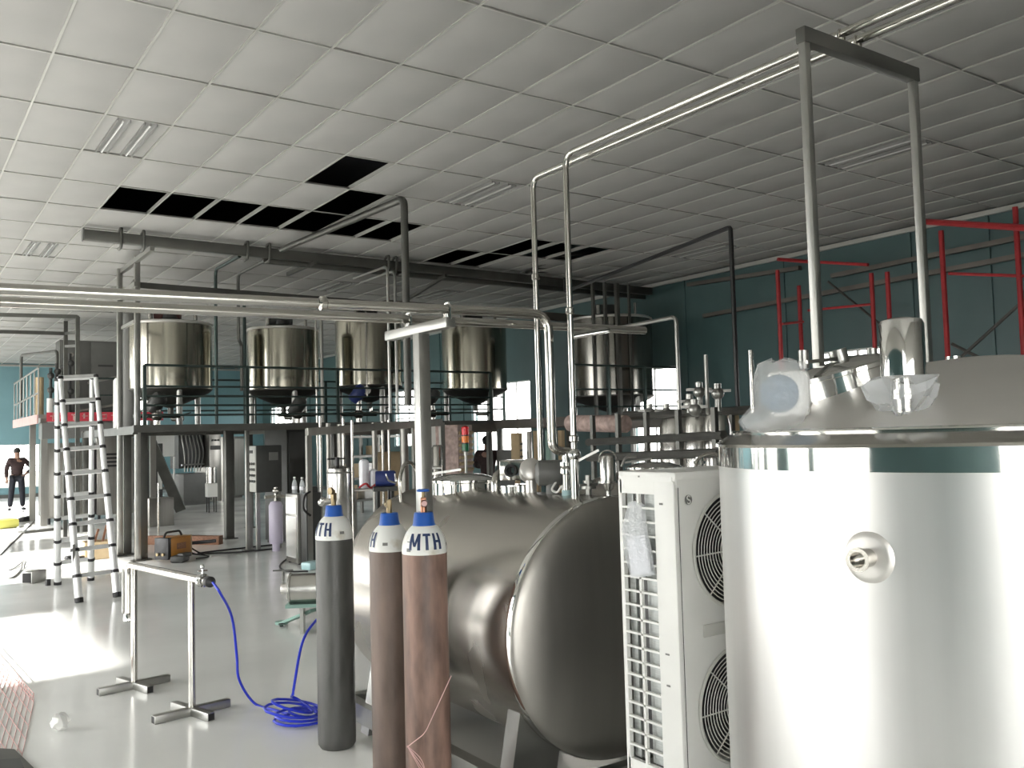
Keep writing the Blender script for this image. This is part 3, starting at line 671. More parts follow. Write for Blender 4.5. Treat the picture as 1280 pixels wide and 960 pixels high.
# ================================================================== T post and the two pipes it carries
px_, py_ = 2.272, 4.07
tp = thing('pipe_stand', 'tall T-shaped steel post carrying two long pipes behind the brown cylinders', 'stand', (px_, py_, 0))
MB().box((px_, py_, 1.13), (.065, .065, 2.26), bev=.004).part('post', m_frame, tp)
MB().box((px_, py_ + .03, 2.285), (.055, .66, .05), bev=.004).part('crossbar', m_frame, tp)
MB().box((px_, py_, .008), (.15, .15, .016)).part('base_plate', m_frame, tp)
for y in (3.80, 4.20): MB().tube([(px_, y - .03, 2.30), (px_, y - .03, 2.385), (px_, y + .03, 2.385), (px_, y + .03, 2.30)], .005, 6, bend=.025).cyl((px_, y, 2.3), .012, .03).part('pipe_clip', m_mirror, tp)
LPG = 'long pipes on the T-shaped post'
ev = (2.932, 3.762, 1.644)
pipe('long_pipe', 'long horizontal pipe on the T-shaped post, ending in a downward bend', [(-1.6, 4.28, 2.352), (px_, 3.80, 2.352), (2.84, 3.73, 2.352), (2.84, 3.73, 1.64), (2.96, 3.72, 1.63)], .024, .10, group=LPG, joints=[((1.65, 3.87, 2.352), (1, -.1, 0))])
pipe('long_pipe', 'long horizontal pipe farther back on the T-shaped post, running straight past the drop pipes', [(-1.6, 4.60, 2.352), (px_, 4.20, 2.352), (3.86, 4.09, 2.352)], .024, .10, group=LPG, joints=[((2.5, 4.18, 2.352), (1, -.05, 0))])

# ================================================================== pipe on two cross-foot stands, blue hose
s1, s2 = (1.49, 6.94), (1.64, 6.02)
zz = .865
hd = thing('pipe_manifold', 'waist-high steel pipe on two cross-footed stands by the blue hose', 'pipe', (*s1, 0))
dv = (V((*s2, 0)) - V((*s1, 0))).normalized()
pA = V((*s1, zz)) - dv * .10; pB = V((*s2, zz)) + dv * .22
MB().tube([(pA.x, pA.y, .50), (pA.x, pA.y, zz), tuple(pB)], .027, 14, bend=.07).part('pipe_run', m_pipe, hd)
MB().tube([(pA.x - .035, pA.y + .02, .52), (pA.x - .035, pA.y + .02, zz - .03)], .008, 8).part('drain_tube', m_frame, hd)
MB().lathe([(0, 0), (.034, 0), (.04, .01), (.034, .05), (.028, .06), (0, .07)], (pA.x, pA.y, .46), seg=18).part('end_cap', m_mirror, hd)
for (x, y) in (s1, s2):
    MB().tube([(x, y, .05), (x, y, zz)], .023, 12).part('upright', m_pipe, hd)
    for a, L_ in ((.15, .50), (.15 + PI / 2 + .12, .44)):
        c_, s_ = math.cos(a), math.sin(a); ft_ = MB()
        ft_.bar((x - c_ * L_ / 2, y - s_ * L_ / 2, .026), (x + c_ * L_ / 2, y + s_ * L_ / 2, .026), .05, .05, bev=.003)
        fo2 = ft_.part('cross_foot', m_frame, hd)
        MB().box((x - c_ * (L_ / 2 + .0005), y - s_ * (L_ / 2 + .0005), .026), (.002, .04, .04), rz=a).box((x + c_ * (L_ / 2 + .0005), y + s_ * (L_ / 2 + .0005), .026), (.002, .04, .04), rz=a).part('open_end', m_blk, fo2)
q_ = pB - dv * .06
MB().lathe([(.028, -.02), (.042, -.016), (.044, .0), (.042, .016), (.028, .02)], q_, dv, 18).tube([q_ + Vector((0, 0, .03)), q_ + Vector((0, 0, .085))], .007, 8).ball(q_ + Vector((0, 0, .085)), .014, seg=8).bar(q_ + Vector((-.03, 0, .06)), q_ + Vector((.03, 0, .06)), .008).part('clamp', m_mirror, hd)
MB().lathe([(0, 0), (.03, 0), (.034, .01), (.034, .05), (.02, .065), (.012, .08), (0, .08)], pB, dv, 18).part('hose_connector', m_blk, hd, label='black plastic hose connector')
hs0 = pB + dv * .08
hc = (2.127, 5.443, 0.000)
hp = [tuple(hs0), (hs0.x + .03, hs0.y - .06, .80), (1.852, 5.869, 0.607), (1.896, 5.917, 0.349), (1.911, 5.918, 0.193), (2.027, 5.973, 0.012), (2.077, 5.750, 0.012), (2.117, 5.578, 0.014)]
coil = []
rc = random.Random(2)
for k in range(70):
    a = k / 70 * 5 * 2 * PI; rr = .135 + .055 * math.sin(a * .37) + rc.uniform(-.004, .004)
    coil.append((hc[0] + .03 * math.sin(a * .21) + rr * math.cos(a + 2.4), hc[1] + .02 * math.cos(a * .3) + rr * math.sin(a + 2.4), .014 + .016 * (k / 70 * 3) + .05 * (k / 70) * (1 + math.sin(a + 1.2))))
tail = [(2.035, 5.305, 0.211), (2.136, 5.440, 0.422), (2.210, 5.503, 0.523), (2.355, 5.642, 0.583)]
def smooth(pts, n=6):
    out = []
    P = [V(p) for p in pts]
    for i in range(len(P) - 1):
        p0, p1, p2, p3 = P[max(i - 1, 0)], P[i], P[i + 1], P[min(i + 2, len(P) - 1)]
        for j in range(n):
            t = j / n
            out.append(.5 * ((2 * p1) + (p2 - p0) * t + (2 * p0 - 5 * p1 + 4 * p2 - p3) * t * t + (3 * p1 - 3 * p2 + p3 - p0) * t ** 3))
    out.append(P[-1]); return out
MB().tube(smooth(hp) + [V(p) for p in coil] + smooth(tail), .0085, 8).top('blue_hose', m_hose, 'bright blue plastic hose coiled on the floor beside the dark grey cylinder', 'hose', loc=(hc[0], hc[1], 0))
# ================================================================== telescopic ladder
tl, tr2 = (1.724, 11.863, 2.559), (2.125, 11.948, 2.591)
FL, FR_, BL, BR = (1.817, 11.160, 0.000), (2.213, 11.266, 0.000), (1.833, 12.788, -0.000), (2.346, 13.377, 0.000)
FR_ = tuple(V(FL) + (V(tr2) - V(tl)) * 1.03 * Vector((1, 1, 0))); BL = (1.833, 12.788, -0.000)
BR = tuple(V(BL) + (V(tr2) - V(tl)) * 1.0 * Vector((1, 1, 0)))
ld = thing('telescopic_ladder', 'open aluminium telescopic stepladder with black collars beside the steel posts', 'ladder', (*lerp(FL, BR, .5)[:2], 0))
def rail_side(a, b, ta, tb, n, r0):
    """one ladder half: two telescoped rails with collars and rungs"""
    for f0, t0 in ((a, ta), (b, tb)):
        f0, t0 = V(flat(f0)), V(t0); rl = MB(); col_ = []
        for i in range(n):
            p, q = f0.lerp(t0, i / n), f0.lerp(t0, (i + 1) / n); r_ = r0 - .0022 * i
            rl.tube([p, q], r_, 14)
        ro = rl.part('rail', m_alu, ld)
        d = (t0 - f0).normalized()
        for i in range(1, n + 1):
            p = f0.lerp(t0, i / n)
            MB().lathe([(r0 - .0022 * i, -.022), (r0 + .008 - .002 * i, -.02), (r0 + .008 - .002 * i, .012), (r0 - .0022 * i, .016)], p, d, 14).part('collar', m_blkp, ro)
        MB().lathe([(0, -.002), (r0 + .003, -.002), (r0 + .004, .05), (0, .055)], f0, d, 14).part('rubber_foot', m_blk, ro)
    for i in range(1, n + 1):
        p, q = V(flat(a)).lerp(V(ta), i / n), V(flat(b)).lerp(V(tb), i / n)
        MB().bar(p, q, .028, .045, up=(V(ta) - V(flat(a)))).part('rung', m_alu, ld)
rail_side(FL, FR_, tl, tr2, 9, .044)
rail_side(BL, BR, add(tl, (-.02, .12, -.01)), add(tr2, (-.02, .12, -.01)), 9, .042)
MB().box(V(FL).lerp(V(tl), .2) + Vector((-.02, -.045, 0)), (.03, .002, .25), rz=.3).part('safety_label', m_label, ld)
# ================================================================== welding machine and floor clutter
wm = (3.425, 14.017, 0.000)
wd = thing('welding_machine', 'orange and black welding machine with cables on the floor by the steel post', 'welder', (wm[0] + .12, wm[1], 0))
wx, wy = wm[0] + .12, wm[1] + .1
rzw = .62
rotw = Matrix.Rotation(rzw, 3, 'Z')
def wl(x, y, z): v = rotw @ Vector((x, y, 0)); return (wx + v.x, wy + v.y, z)
MB().box(wl(.08, 0, .20), (.44, .26, .30), rz=rzw, bev=.012).part('casing', m_orange, wd)
MB().box(wl(-.16, 0, .20), (.08, .25, .32), rz=rzw, bev=.01).part('front_plate', m_blkp, wd)
MB().box(wl(.31, 0, .20), (.04, .25, .31), rz=rzw, bev=.008).part('rear_plate', m_card, wd)
MB().tube([wl(-.14, 0, .36), wl(-.10, 0, .43), wl(.2, 0, .43), wl(.24, 0, .36)], .016, 8, bend=.05).part('handle', m_blk, wd)
MB().box(wl(.08, -.132, .22), (.2, .004, .09), rz=rzw).part('name_plate', m_wood, wd)
for k in range(2): MB().cyl(wl(-.205, -.05 + .1 * k, .12), .022, .03, d=rotw @ Vector((-1, 0, 0))).part('socket', m_brass, wd)
MB().box(wl(-.06, -.22, .05), (.32, .2, .1), rz=rzw + .4, bev=.03).box(wl(-.02, -.27, .1), (.2, .12, .06), rz=rzw, bev=.02).top('tool_bag', m_cabd, 'slumped dark bag leaning against the orange welding machine', 'bag', loc=wl(-.05, -.24, 0))
cb_ = MB()
cb_.tube(smooth([wl(.33, -.05, .18), wl(.5, -.15, .05), wl(.8, -.1, .012), (4.648, 14.303, 0.012), (5.310, 14.328, 0.012)]), .012, 6)
cb_.tube(smooth([wl(.33, .02, .14), wl(.55, 0, .03), wl(.9, .1, .012), (4.980, 14.834, 0.012), (5.538, 14.867, 0.012)]), .012, 6)
cb_.tube(smooth([wl(.2, -.3, .012), wl(.4, -.35, .012), wl(.55, -.2, .012), wl(.4, .05, .06)]), .009, 6)
cb_.top('welding_cable', m_blk, 'black welding cables running from the orange welder across the floor', 'cable', loc=wl(.5, -.1, 0))
# long wooden beam behind the welder, with another tool on it
ba, bb = (3.776, 16.592, -0.000), (4.791, 15.497, 0.000)
bw = MB(); bw.bar(add(ba, (0, .25, .075)), add(bb, (0, .25, .075)), .14, .15, bev=.006); bw.top('timber_beam', m_wood, 'thick reddish wooden beam lying on the floor behind the welder', 'timber', loc=(*lerp(ba, bb, .5)[:2], 0))
gt = MB(); ga, gb = (3.811, 14.567, 0.190), (4.273, 14.302, 0.220)
gt.bar(ga, gb, .06, .05, bev=.012).box(ga, (.12, .12, .09), rz=.4, bev=.02).tube([ga, add(ga, (-.2, -.05, .0)), (3.522, 14.651, 0.160)], .016, 8, bend=.05).top('electric_tool', m_blkp, 'black electric hand tool lying on the reddish wooden beam', 'tool', loc=ga)
bx_ = (2.756, 15.327, 0.000)
wbx = thing('open_crate', 'small pale wooden crate with sticks behind the ladder', 'crate', bx_)
for dx, dy, sx, sy_ in ((-.2, 0, .02, .34), (.2, 0, .02, .34), (0, -.17, .4, .02), (0, .17, .4, .02)): MB().box((bx_[0] + dx, bx_[1] + dy, .14), (sx, sy_, .26), rz=0).part('side_board', m_card, wbx)
MB().box((bx_[0], bx_[1], .012), (.40, .33, .02)).part('base_board', m_card, wbx)
for k, (dx, le) in enumerate(((-.1, .45), (.02, .5), (.1, .4))): MB().bar((bx_[0] + dx, bx_[1], .05), (bx_[0] + dx + .12, bx_[1] + .05, le), .03).part('stick', m_wood, wbx)
tin = (2.769, 16.419, 0.000)
MB().lathe([(0, 0), (.14, 0), (.14, .30), (.13, .30), (.13, .03), (0, .03)], (tin[0], tin[1] + .2, 0), seg=24).top('white_bucket', m_acw, 'white bucket standing behind the ladder', 'bucket', loc=(tin[0], tin[1] + .2, 0))
shp = (2.424, 15.162, 0.000)
MB().box((shp[0], shp[1], .04), (.30, .10, .08), rz=.4, bev=.03).box((shp[0] - .1, shp[1] - .03, .07), (.12, .09, .06), rz=.4, bev=.02).top('work_shoe', m_shoe, 'dark object like a shoe on the floor behind the ladder rails', 'shoe', loc=(shp[0], shp[1], 0))
bk_ = (1.577, 13.207, 0.000)
bo = thing('square_tube_offcut', 'short grey square steel offcut lying on the floor left of the ladder', 'offcut', bk_)
MB().box((bk_[0] + .05, bk_[1] + .05, .075), (.26, .15, .15), rz=.75, bev=.004).part('tube_wall', m_frame, bo)
MB().box((bk_[0] - .047, bk_[1] - .042, .075), (.006, .12, .12), rz=.75).part('open_end', m_blk, bo)
bk2 = (1.726, 12.806, -0.000)
MB().box((bk2[0], bk2[1], .04), (.05, .05, .08), rz=.3, bev=.004).top('small_black_box', m_blkp, 'tiny black box on the floor between the steel offcut and ladder', 'box', loc=bk2)
bk3 = (2.445, 13.377, 0.000)
MB().box((bk3[0], bk3[1], .02), (.08, .07, .04), rz=.5, bev=.006).top('metal_scrap', m_cabd, 'small dark metal scrap on the floor between the ladder legs', 'scrap', loc=bk3)
ln = MB(); ln.tube(smooth([(1.309, 14.000, 0.012), (1.438, 13.874, 0.012), (1.632, 14.692, 0.012), (1.703, 15.147, 0.050), (1.723, 14.956, 0.090), (1.677, 14.646, 0.012), (1.855, 14.362, 0.012)]), .010, 6)
ln.tube(smooth([(1.397, 14.946, 0.010), (1.525, 14.818, 0.010), (1.715, 15.439, 0.020), (1.760, 15.469, 0.060)]), .008, 6)
ln.top('floor_cable', m_greyp, 'thin grey cable lying on the floor at the left edge', 'cable', loc=(1.528, 14.283, 0.000))
ln = MB(); ln.tube(smooth([(1.587, 16.995, 0.008), (2.050, 19.434, 0.008), (2.600, 22.331, 0.008), (2.946, 24.153, 0.008)]), .012, 6); ln.top('thin_floor_wire', m_label, 'thin dark wire running along the floor towards the man', 'wire', loc=(2.060, 19.525, -0.000))
yl = (2.185, 22.935, 0.000)
MB().box((yl[0], yl[1], .10), (.5, .5, .2), rz=.4, bev=.05).top('yellow_sack', m_yellow, 'yellow sack on the floor at the left edge of the room', 'sack', loc=(yl[0], yl[1], 0))
bl_ = (2.956, 25.552, 0.000)
MB().bar((2.703, 24.377, 0.050), (3.060, 25.241, 0.050), .12, .1, bev=.02).top('black_bag_roll', m_blk, 'black roll lying on the floor behind the man', 'roll', loc=bl_)
pl_ = (2.773, 21.263, 0.000)
MB().box((pl_[0], pl_[1], .02), (.9, .25, .04), rz=.35).top('steel_plate', m_rack, 'flat dark steel plate on the floor before the steel cabinet', 'plate', loc=pl_)
# wire mesh tray, tissue and dark plate in the lower left corner
m0, m1, m2 = (0.772, 9.123, 0.000), (0.862, 7.028, 0.000), (0.379, 6.829, -0.000)
wt = thing('wire_tray', 'pinkish wire mesh tray on the floor at the lower left corner', 'tray', m1)
U = (V(m1) - V(m0)); W_ = (V(m2) - V(m0))
wm_ = MB(); H_ = Vector((0, 0, .06))
for k in range(15): p = V(m0) + U * (k / 14); wm_.tube([p + H_, p + Vector((0, 0, .004)), p + W_ + Vector((0, 0, .004))], .0025, 5)
wm_.part('mesh_wires', m_pink, wt)
wr_ = MB()
for zz_ in (.004, .03, .06): wr_.tube([V(m0) + Vector((0, 0, zz_)), V(m1) + Vector((0, 0, zz_))], .003, 5)
for k in range(9): p = V(m0) + W_ * (k / 8) + Vector((0, 0, .004)); wr_.tube([p, p + U], .0025, 5)
for k in range(29):
    p = V(m0) + U * (k / 28); q = V(m0) + U * (min(k + 1, 28) / 28); wr_.tube([p + Vector((0, 0, .004)), q + H_], .0022, 5)
wr_.part('rim_wires', m_pink, wt)
ts = (0.909, 6.231, 0.000); tb = MB(); rr2 = random.Random(9)
tb.ball((ts[0], ts[1], .045), .05, (1, .8, 1), 12)
for v in tb.bm.verts: v.co += Vector((rr2.uniform(-.012, .012), rr2.uniform(-.012, .012), rr2.uniform(-.004, .02)))
tb.top('crumpled_tissue', m_acw, 'crumpled white tissue on the floor at the lower left', 'tissue', loc=ts, angle=20)
dp = (0.590, 5.761, 0.000)
dpo = thing('dark_floor_plate', 'dark worn plate lying flat at the bottom left corner', 'plate', dp)
MB().prism([(0.462, 6.177, -0.000), (0.637, 5.983, 0.000), (0.685, 5.577, 0.000), (0.570, 5.278, 0.000), (0.377, 5.498, 0.000)], (0, 0, .012)).part('sheet', m_rack, dpo)
MB().prism([(0.530, 5.810, 0.013), (0.640, 5.752, 0.013), (0.639, 5.569, 0.013), (0.529, 5.598, 0.013)], (0, 0, .01)).part('pad', m_cabd, dpo)
# centrifugal pump lying by the dark cylinder
pm = (3.350, 8.318, 0.000)
pu = thing('sanitary_pump', 'stainless pump with a levered foot plate left of the dark grey cylinder', 'pump', pm)
pd_ = Vector((.86, -.50, 0)).normalized()
pc = V((3.139, 7.917, 0.398))
MB().lathe([(0, 0), (.12, 0), (.142, .012), (.142, .024), (.130, .028), (.130, .40), (.11, .42), (0, .42)], pc - pd_ * .12, pd_, 32).part('motor_body', m_steel, pu)
MB().lathe([(0, -.06), (.045, -.06), (.05, -.045), (.05, .0), (.10, .0), (.10, .012), (0, .012)], pc - pd_ * .13, pd_, 24).part('pump_head', m_satin, pu)
MB().tube([pc - pd_ * .17, pc - pd_ * .17 + Vector((0, 0, .16))], .012, 8).bar(pc - pd_ * .26 + Vector((0, 0, .165)), pc - pd_ * .08 + Vector((0, 0, .165)), .02, .012).part('drain_handle', m_rack, pu)
bz = pc.z - .133
fpx = MB(); n_ = Vector((-pd_.y, pd_.x, 0))
fpx.box(pc + pd_ * .06 + Vector((0, 0, -.148)), (.40, .18, .03), rz=math.atan2(pd_.y, pd_.x)); fpx.part('base_bracket', m_greenp, pu)
MB().bar((3.231, 7.867, 0.199), (3.093, 8.305, 0.030), .10, .025, bev=.004).cyl((3.095, 8.333, 0.018), .06, .026, seg=18).part('foot_lever', m_greenp, pu, label='pale green lever foot')
MB().cyl((3.047, 8.203, 0.044), .03, .004, seg=14).part('lever_slot', m_blk, pu)
for dx in (.0, .26): MB().box(pc + pd_ * dx + Vector((0, 0, -.163 - (bz - .03) / 2)), (.03, .14, max(.05, bz - .03)), rz=math.atan2(pd_.y, pd_.x)).part('foot', m_frame, pu)
lf = (3.087, 8.312, 0.000); MB().cyl((lf[0], lf[1], 0), .018, .035).part('rubber_foot', m_blk, pu)
wq = MB(); wq.tube(smooth([(5.232, 13.435, 0.010), (4.746, 12.684, 0.010), (4.501, 12.152, 0.010), (4.441, 11.698, 0.010), (4.641, 11.499, 0.010)]), .012, 6); wq.top('black_floor_cable', m_blk, 'black cable looping on the floor behind the stainless pump', 'cable', loc=(4.663, 12.525, 0.000))
aq = (4.813, 11.726, 0.000)
MB().box((aq[0], aq[1], .05), (.28, .2, .1), rz=.3, bev=.02).top('aqua_plastic_box', m_aqua, 'pale aqua plastic box on the floor behind the dark cylinder', 'box', loc=aq)

# ================================================================== raised platform with its posts
DZ = 2.03
mz = thing('raised_platform', 'raised steel platform carrying the upright mixing tanks along the room', 'platform', (3.16, 14.45, 0))
MB().box((7.97, 16.4, DZ - .02), (9.8, 4.3, .03)).part('deck', m_rack, mz)
MB().bar((3.05, 14.25, DZ - .05), (9.5, 14.25, DZ - .05), .07, .11).part('front_beam', m_rack, mz)
MB().bar((9.5, 12.0, DZ - .10), (12.3, 12.0, DZ - .10), .08, .24).part('front_beam', m_slab, mz)
MB().bar((9.5, 14.25, DZ - .08), (12.3, 14.25, DZ - .08), .08, .16).bar((9.5, 12.0, DZ - .08), (9.5, 14.3, DZ - .08), .08, .16).bar((12.3, 12.0, DZ - .08), (12.3, 14.3, DZ - .08), .08, .16).part('side_beam', m_slab, mz)
MB().box((10.9, 13.2, DZ - .02), (2.8, 2.4, .03)).part('deck', m_rack, mz)
MB().bar((6.4, 14.2, DZ - .14), (9.5, 14.2, DZ - .14), .06, .16).part('edge_plate', m_slab, mz)
for x in (3.09, 6.2, 9.4): MB().bar((x, 14.3, DZ - .08), (x, 18.5, DZ - .08), .07, .1).part('cross_beam', m_rack, mz)
MB().bar((3.05, 18.5, DZ - .06), (12.8, 18.5, DZ - .06), .07, .11).part('rear_beam', m_rack, mz)
for (x, y, wd_, hh) in ((3.16, 14.48, .08, 4.62), (3.10, 15.42, .08, 4.58), (3.26, 14.6, .12, DZ), (3.22, 15.5, .12, DZ), (5.2, 16.6, .15, DZ), (4.84, 14.50, .06, DZ), (6.60, 14.45, .09, DZ), (8.2, 14.45, .09, DZ), (9.5, 14.45, .09, DZ), (7.3, 16.6, .12, DZ), (9.3, 16.6, .12, DZ), (9.55, 12.05, .09, DZ), (12.2, 12.05, .09, DZ), (11.0, 12.05, .07, DZ), (3.1, 18.4, .1, DZ), (6.2, 18.4, .1, DZ), (9.3, 18.4, .1, DZ), (12.4, 18.4, .1, DZ)):
    p_ = MB().box((x, y, hh / 2), (wd_, wd_, hh), bev=.006).part('post', m_frame if hh > 3 or wd_ < .08 else m_rack, mz)
    MB().box((x, y, .008), (wd_ + .1, wd_ + .1, .016)).part('base_plate', m_rack, p_)
# low steel frame in front of the platform
lf_ = thing('tube_table', 'bright square-tube frame standing under the platform behind the filter vessel', 'frame', flat((4.876, 12.054, 0.743)))
fa, fb = (4.854, 11.991, 1.856), (6.572, 12.008, 1.945)
MB().bar(fa, fb, .07, .11, bev=.004).part('top_beam', m_cab, lf_)
for t_ in (0.01, .99): q = lerp(fa, fb, t_); MB().bar(flat(q), (q[0], q[1], q[2] - .05), .07, .07).part('leg', m_cab, lf_)
fd2 = (7.050, 12.040, 1.963); MB().bar(fb, fd2, .07, .11).part('top_beam', m_cab, lf_)
MB().bar(flat(fd2), fd2, .07, .07).part('leg', m_cab, lf_)
for t_ in (.0, 1.0): q = lerp(fa, fb, t_); MB().bar(q, add(q, (.3, .55, 0)), .06, .09).part('side_beam', m_cab, lf_)
# guard rails
def railing(name, lab, a, b, z0, zs, posts, m, r_=.02, closep=None):
    t = thing(name, lab, 'railing', (*a, z0), 'platform guard rails')
    a3, b3 = (*a, 0), (*b, 0)
    for i, z in enumerate(zs): MB().tube([(a[0], a[1], z), (b[0], b[1], z)], r_ if i == 0 else r_ * .8, 8).part('top_rail' if i == 0 else 'mid_rail', m, t)
    for k in range(posts):
        p = lerp(a3, b3, k / (posts - 1)); MB().bar((p[0], p[1], z0), (p[0], p[1], zs[0]), .05, .05).part('post', m, t)
    return t
railing('guard_rail', 'green-grey guard rail along the platform edge below the left three tanks', (3.22, 14.28), (9.45, 14.28), DZ, (2.94, 2.62, 2.47, 2.33, 2.18), 5, m_green)
railing('guard_rail', 'guard rail along the platform rear edge behind the tanks', (3.2, 18.45), (12.6, 18.45), DZ, (3.02, 2.7, 2.4), 7, m_green)
railing('guard_rail', 'guard rail on the platform wing below the far right tank', (9.6, 12.06), (12.2, 12.06), DZ, (2.92, 2.5, 2.2), 4, m_green)
# ------------------------------------------------------------------ mixing tanks on the platform
def mixing_tank(x, y, r_, z0, z1, lab, motor, fine, sm_=None):
    t = thing('mixing_tank', lab, 'tank', (x, y, DZ), 'upright mixing tanks on the platform')
    MB().lathe([(r_, z0), (r_, z1)], (x, y, 0), seg=56).part('shell', sm_ or m_olive, t)
    MB().lathe([(r_ + .002, z1 - .03), (r_ + .012, z1 - .02), (r_ + .012, z1 + .005), (r_ * .97, z1 + .025), (r_ * .6, z1 + .05), (.15, z1 + .06), (0, z1 + .06)], (x, y, 0), seg=56).part('lid', m_satin, t)
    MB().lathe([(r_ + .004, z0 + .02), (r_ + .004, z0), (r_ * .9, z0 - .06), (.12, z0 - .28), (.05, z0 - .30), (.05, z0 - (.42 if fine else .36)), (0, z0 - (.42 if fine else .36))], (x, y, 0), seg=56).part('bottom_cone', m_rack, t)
    for k in range(3):
        a = .5 + k * 2 * PI / 3; lx, ly = x + (r_ - .07) * math.cos(a), y + (r_ - .07) * math.sin(a)
        MB().tube([(lx, ly, DZ), (lx, ly, z0 + .12)], .05, 12).cyl((lx, ly, DZ), .08, .012).part('leg', m_frame, t)
    mb = MB().cyl((x, y, z1 + .04), .10, .06).cyl((x, y, z1 + .09), .14, .10, ch=.02)
    mb.part('gearbox', m_cabd, t)
    MB().lathe([(0, -.30), (.10, -.30), (.11, -.28), (.11, .12), (.09, .14), (0, .14)], (x + .04, y, z1 + .20), (.82, -.3, .0), 16).part('agitator_motor', motor, t)
    MB().cyl((x - r_ * .55, y - .2, z1 + .02), .04, .22).part('top_nozzle', m_pipe, t); MB().cyl((x + r_ * .5, y - .3, z1 + .02), .03, .3).part('top_nozzle', m_pipe, t)
    if fine:
        MB().tube([(x + .02, y - .02, z0 - .40), (x + .02, y - .02, z0 - .5), (x + .02, y - .6, z0 - .52)], .03, 8, bend=.08).part('outlet_pipe', m_pipe, t)
        MB().ball((x + .02, y - .5, z0 - .5), .07, seg=10).bar((x + .02, y - .5, z0 - .45), (x + .2, y - .5, z0 - .40), .02).part('outlet_valve', m_cabd, t)
    return t
m_motor = mat('maroon_motor', (.09, .035, .03), rough=.5, noise=.2)
mixing_tank(4.03, 16.0, .68, 2.66, 3.78, 'first upright mixing tank from the left, behind the two tall steel posts', m_motor, True)
mixing_tank(6.03, 16.0, .64, 2.66, 3.78, 'second upright mixing tank from the left, with a dark motor on its lid', m_cabd, True)
mixing_tank(7.76, 16.0, .64, 2.75, 4.05, 'third upright mixing tank from the left, partly behind thin pipes', m_cabd, True)
mixing_tank(10.2, 16.0, .68, 2.70, 4.05, 'fourth upright mixing tank, right of the T-shaped post top', m_cabd, True)
mixing_tank(11.45, 13.1, .80, 2.42, 3.9, 'rightmost upright mixing tank, steel darkened as if in shade, on the platform wing', m_cabd, False, m_gloom)
# small vessels beside tank one
sv = MB(); sv.lathe([(0, DZ), (.13, DZ), (.13, DZ + .8), (.1, DZ + .84), (0, DZ + .85)], (3.285, 16.200, 2.503)[:2] + (0,), seg=24)
wv_ = sv.top('white_column', m_acw, 'white upright column with blue marks behind the two tall steel posts', 'column', loc=(3.285, 16.200, 2.503)[:2] + (DZ,))
wc = (3.293, 16.050, 2.897)
MB().lathe([(0, DZ), (.16, DZ), (.16, 3.95), (.1, 4.0), (0, 4.0)], (wc[0] + .12, wc[1] + .1, 0), seg=24).top('grey_column', m_greyp, 'slim grey column left of the first mixing tank', 'column', loc=(wc[0] + .12, wc[1] + .1, DZ))
# ------------------------------------------------------------------ overhead pipe rack
rk = thing('overhead_pipe_rack', 'long overhead beam and rails carrying pipes above the mixing tanks', 'pipe rack', (2.25, 13.5, 4.6))
MB().bar((2.25, 13.5, 4.66), (12.95, 13.5, 4.62), .10, .15, bev=.01).part('long_beam', m_rack, rk)
MB().box((2.24, 13.5, 4.66), (.02, .12, .17)).part('end_plate', m_greyp, rk)
SB = (4.858, 13.700, 4.580)
MB().bar(SB, (12.95, 13.7, SB[2] - .04), .10, .11, bev=.01).part('long_beam', m_rack, rk)
MB().bar((3.2, 14.5, 4.18), (8.2, 14.5, 4.14), .06, .09).part('lower_rail', m_rack, rk)
MB().bar((7.6, 15.0, 4.22), (12.95, 15.0, 4.2), .16, .16).part('cable_duct', m_slab, rk)
MB().bar((3.13, 13.4, 4.54), (3.13, 15.5, 4.54), .06, .07).bar((3.13, 14.4, 4.18), (3.13, 15.5, 4.18), .06, .07).bar((3.13, 14.5, 3.62), (3.13, 15.4, 3.62), .04, .05).part('end_frame', m_frame, rk)
MB().bar((5.6, 13.4, 4.56), (5.6, 14.6, 4.56), .05, .06).part('bracket', m_rack, rk)
MB().bar((8.0, 13.4, 4.54), (8.0, 15.0, 4.3), .05, .06).part('bracket', m_rack, rk)
for pxx in (2.72, 3.02, 4.52, 4.86, 6.9, 7.05, 7.2):
    MB().tube([(pxx, 13.6, 4.52), (pxx, 13.42, 4.52), (pxx, 13.40, 4.80), (pxx, 13.52, 4.785), (pxx, 13.62, 4.66)], .022, 8, bend=.07).part('pipe_hook', m_rack, rk)
# second frame, upper left
uf = thing('upper_pipe_frame', 'square-tube pipe frame at the upper left above the left platform', 'frame', flat((2.976, 18.638, 2.319)))
ua, ub, uc, ud = (1.479, 18.817, 4.181), (2.979, 18.504, 4.180), (1.537, 19.525, 3.956), (2.929, 19.530, 3.971)
MB().bar(ua, ub, .06, .07).part('upper_rail', m_rack, uf); MB().bar(uc, ud, .06, .07).part('lower_rail', m_rack, uf)
MB().bar(flat(ub), ub, .07, .07).part('post', m_rack, uf)
MB().bar(flat(ud), add(ud, (0, 0, .25)), .07, .07).part('post', m_rack, uf)
MB().bar(ub, add(ud, (0, 0, .27)), .05, .05).bar(add(ub, (0, 0, -.28)), ud, .05, .05).bar(add(ub, (0, 0, -.55)), add(ud, (0, 0, -.25)), .05, .05).part('brace', m_rack, uf)
ra, rb = (1.847, 17.463, 4.168), (3.231, 16.628, 4.064)
rr_ = MB().bar(ra, rb, .06, .07).box(add(ra, (0, 0, .06)), (.10, .1, .2)).part('tie_rail', m_rack, uf)
rb2 = (3.142, 14.740, 4.020); MB().bar(rb, (3.14, 14.5, rb[2] + .18), .05, .05).part('tie_rail', m_rack, uf)
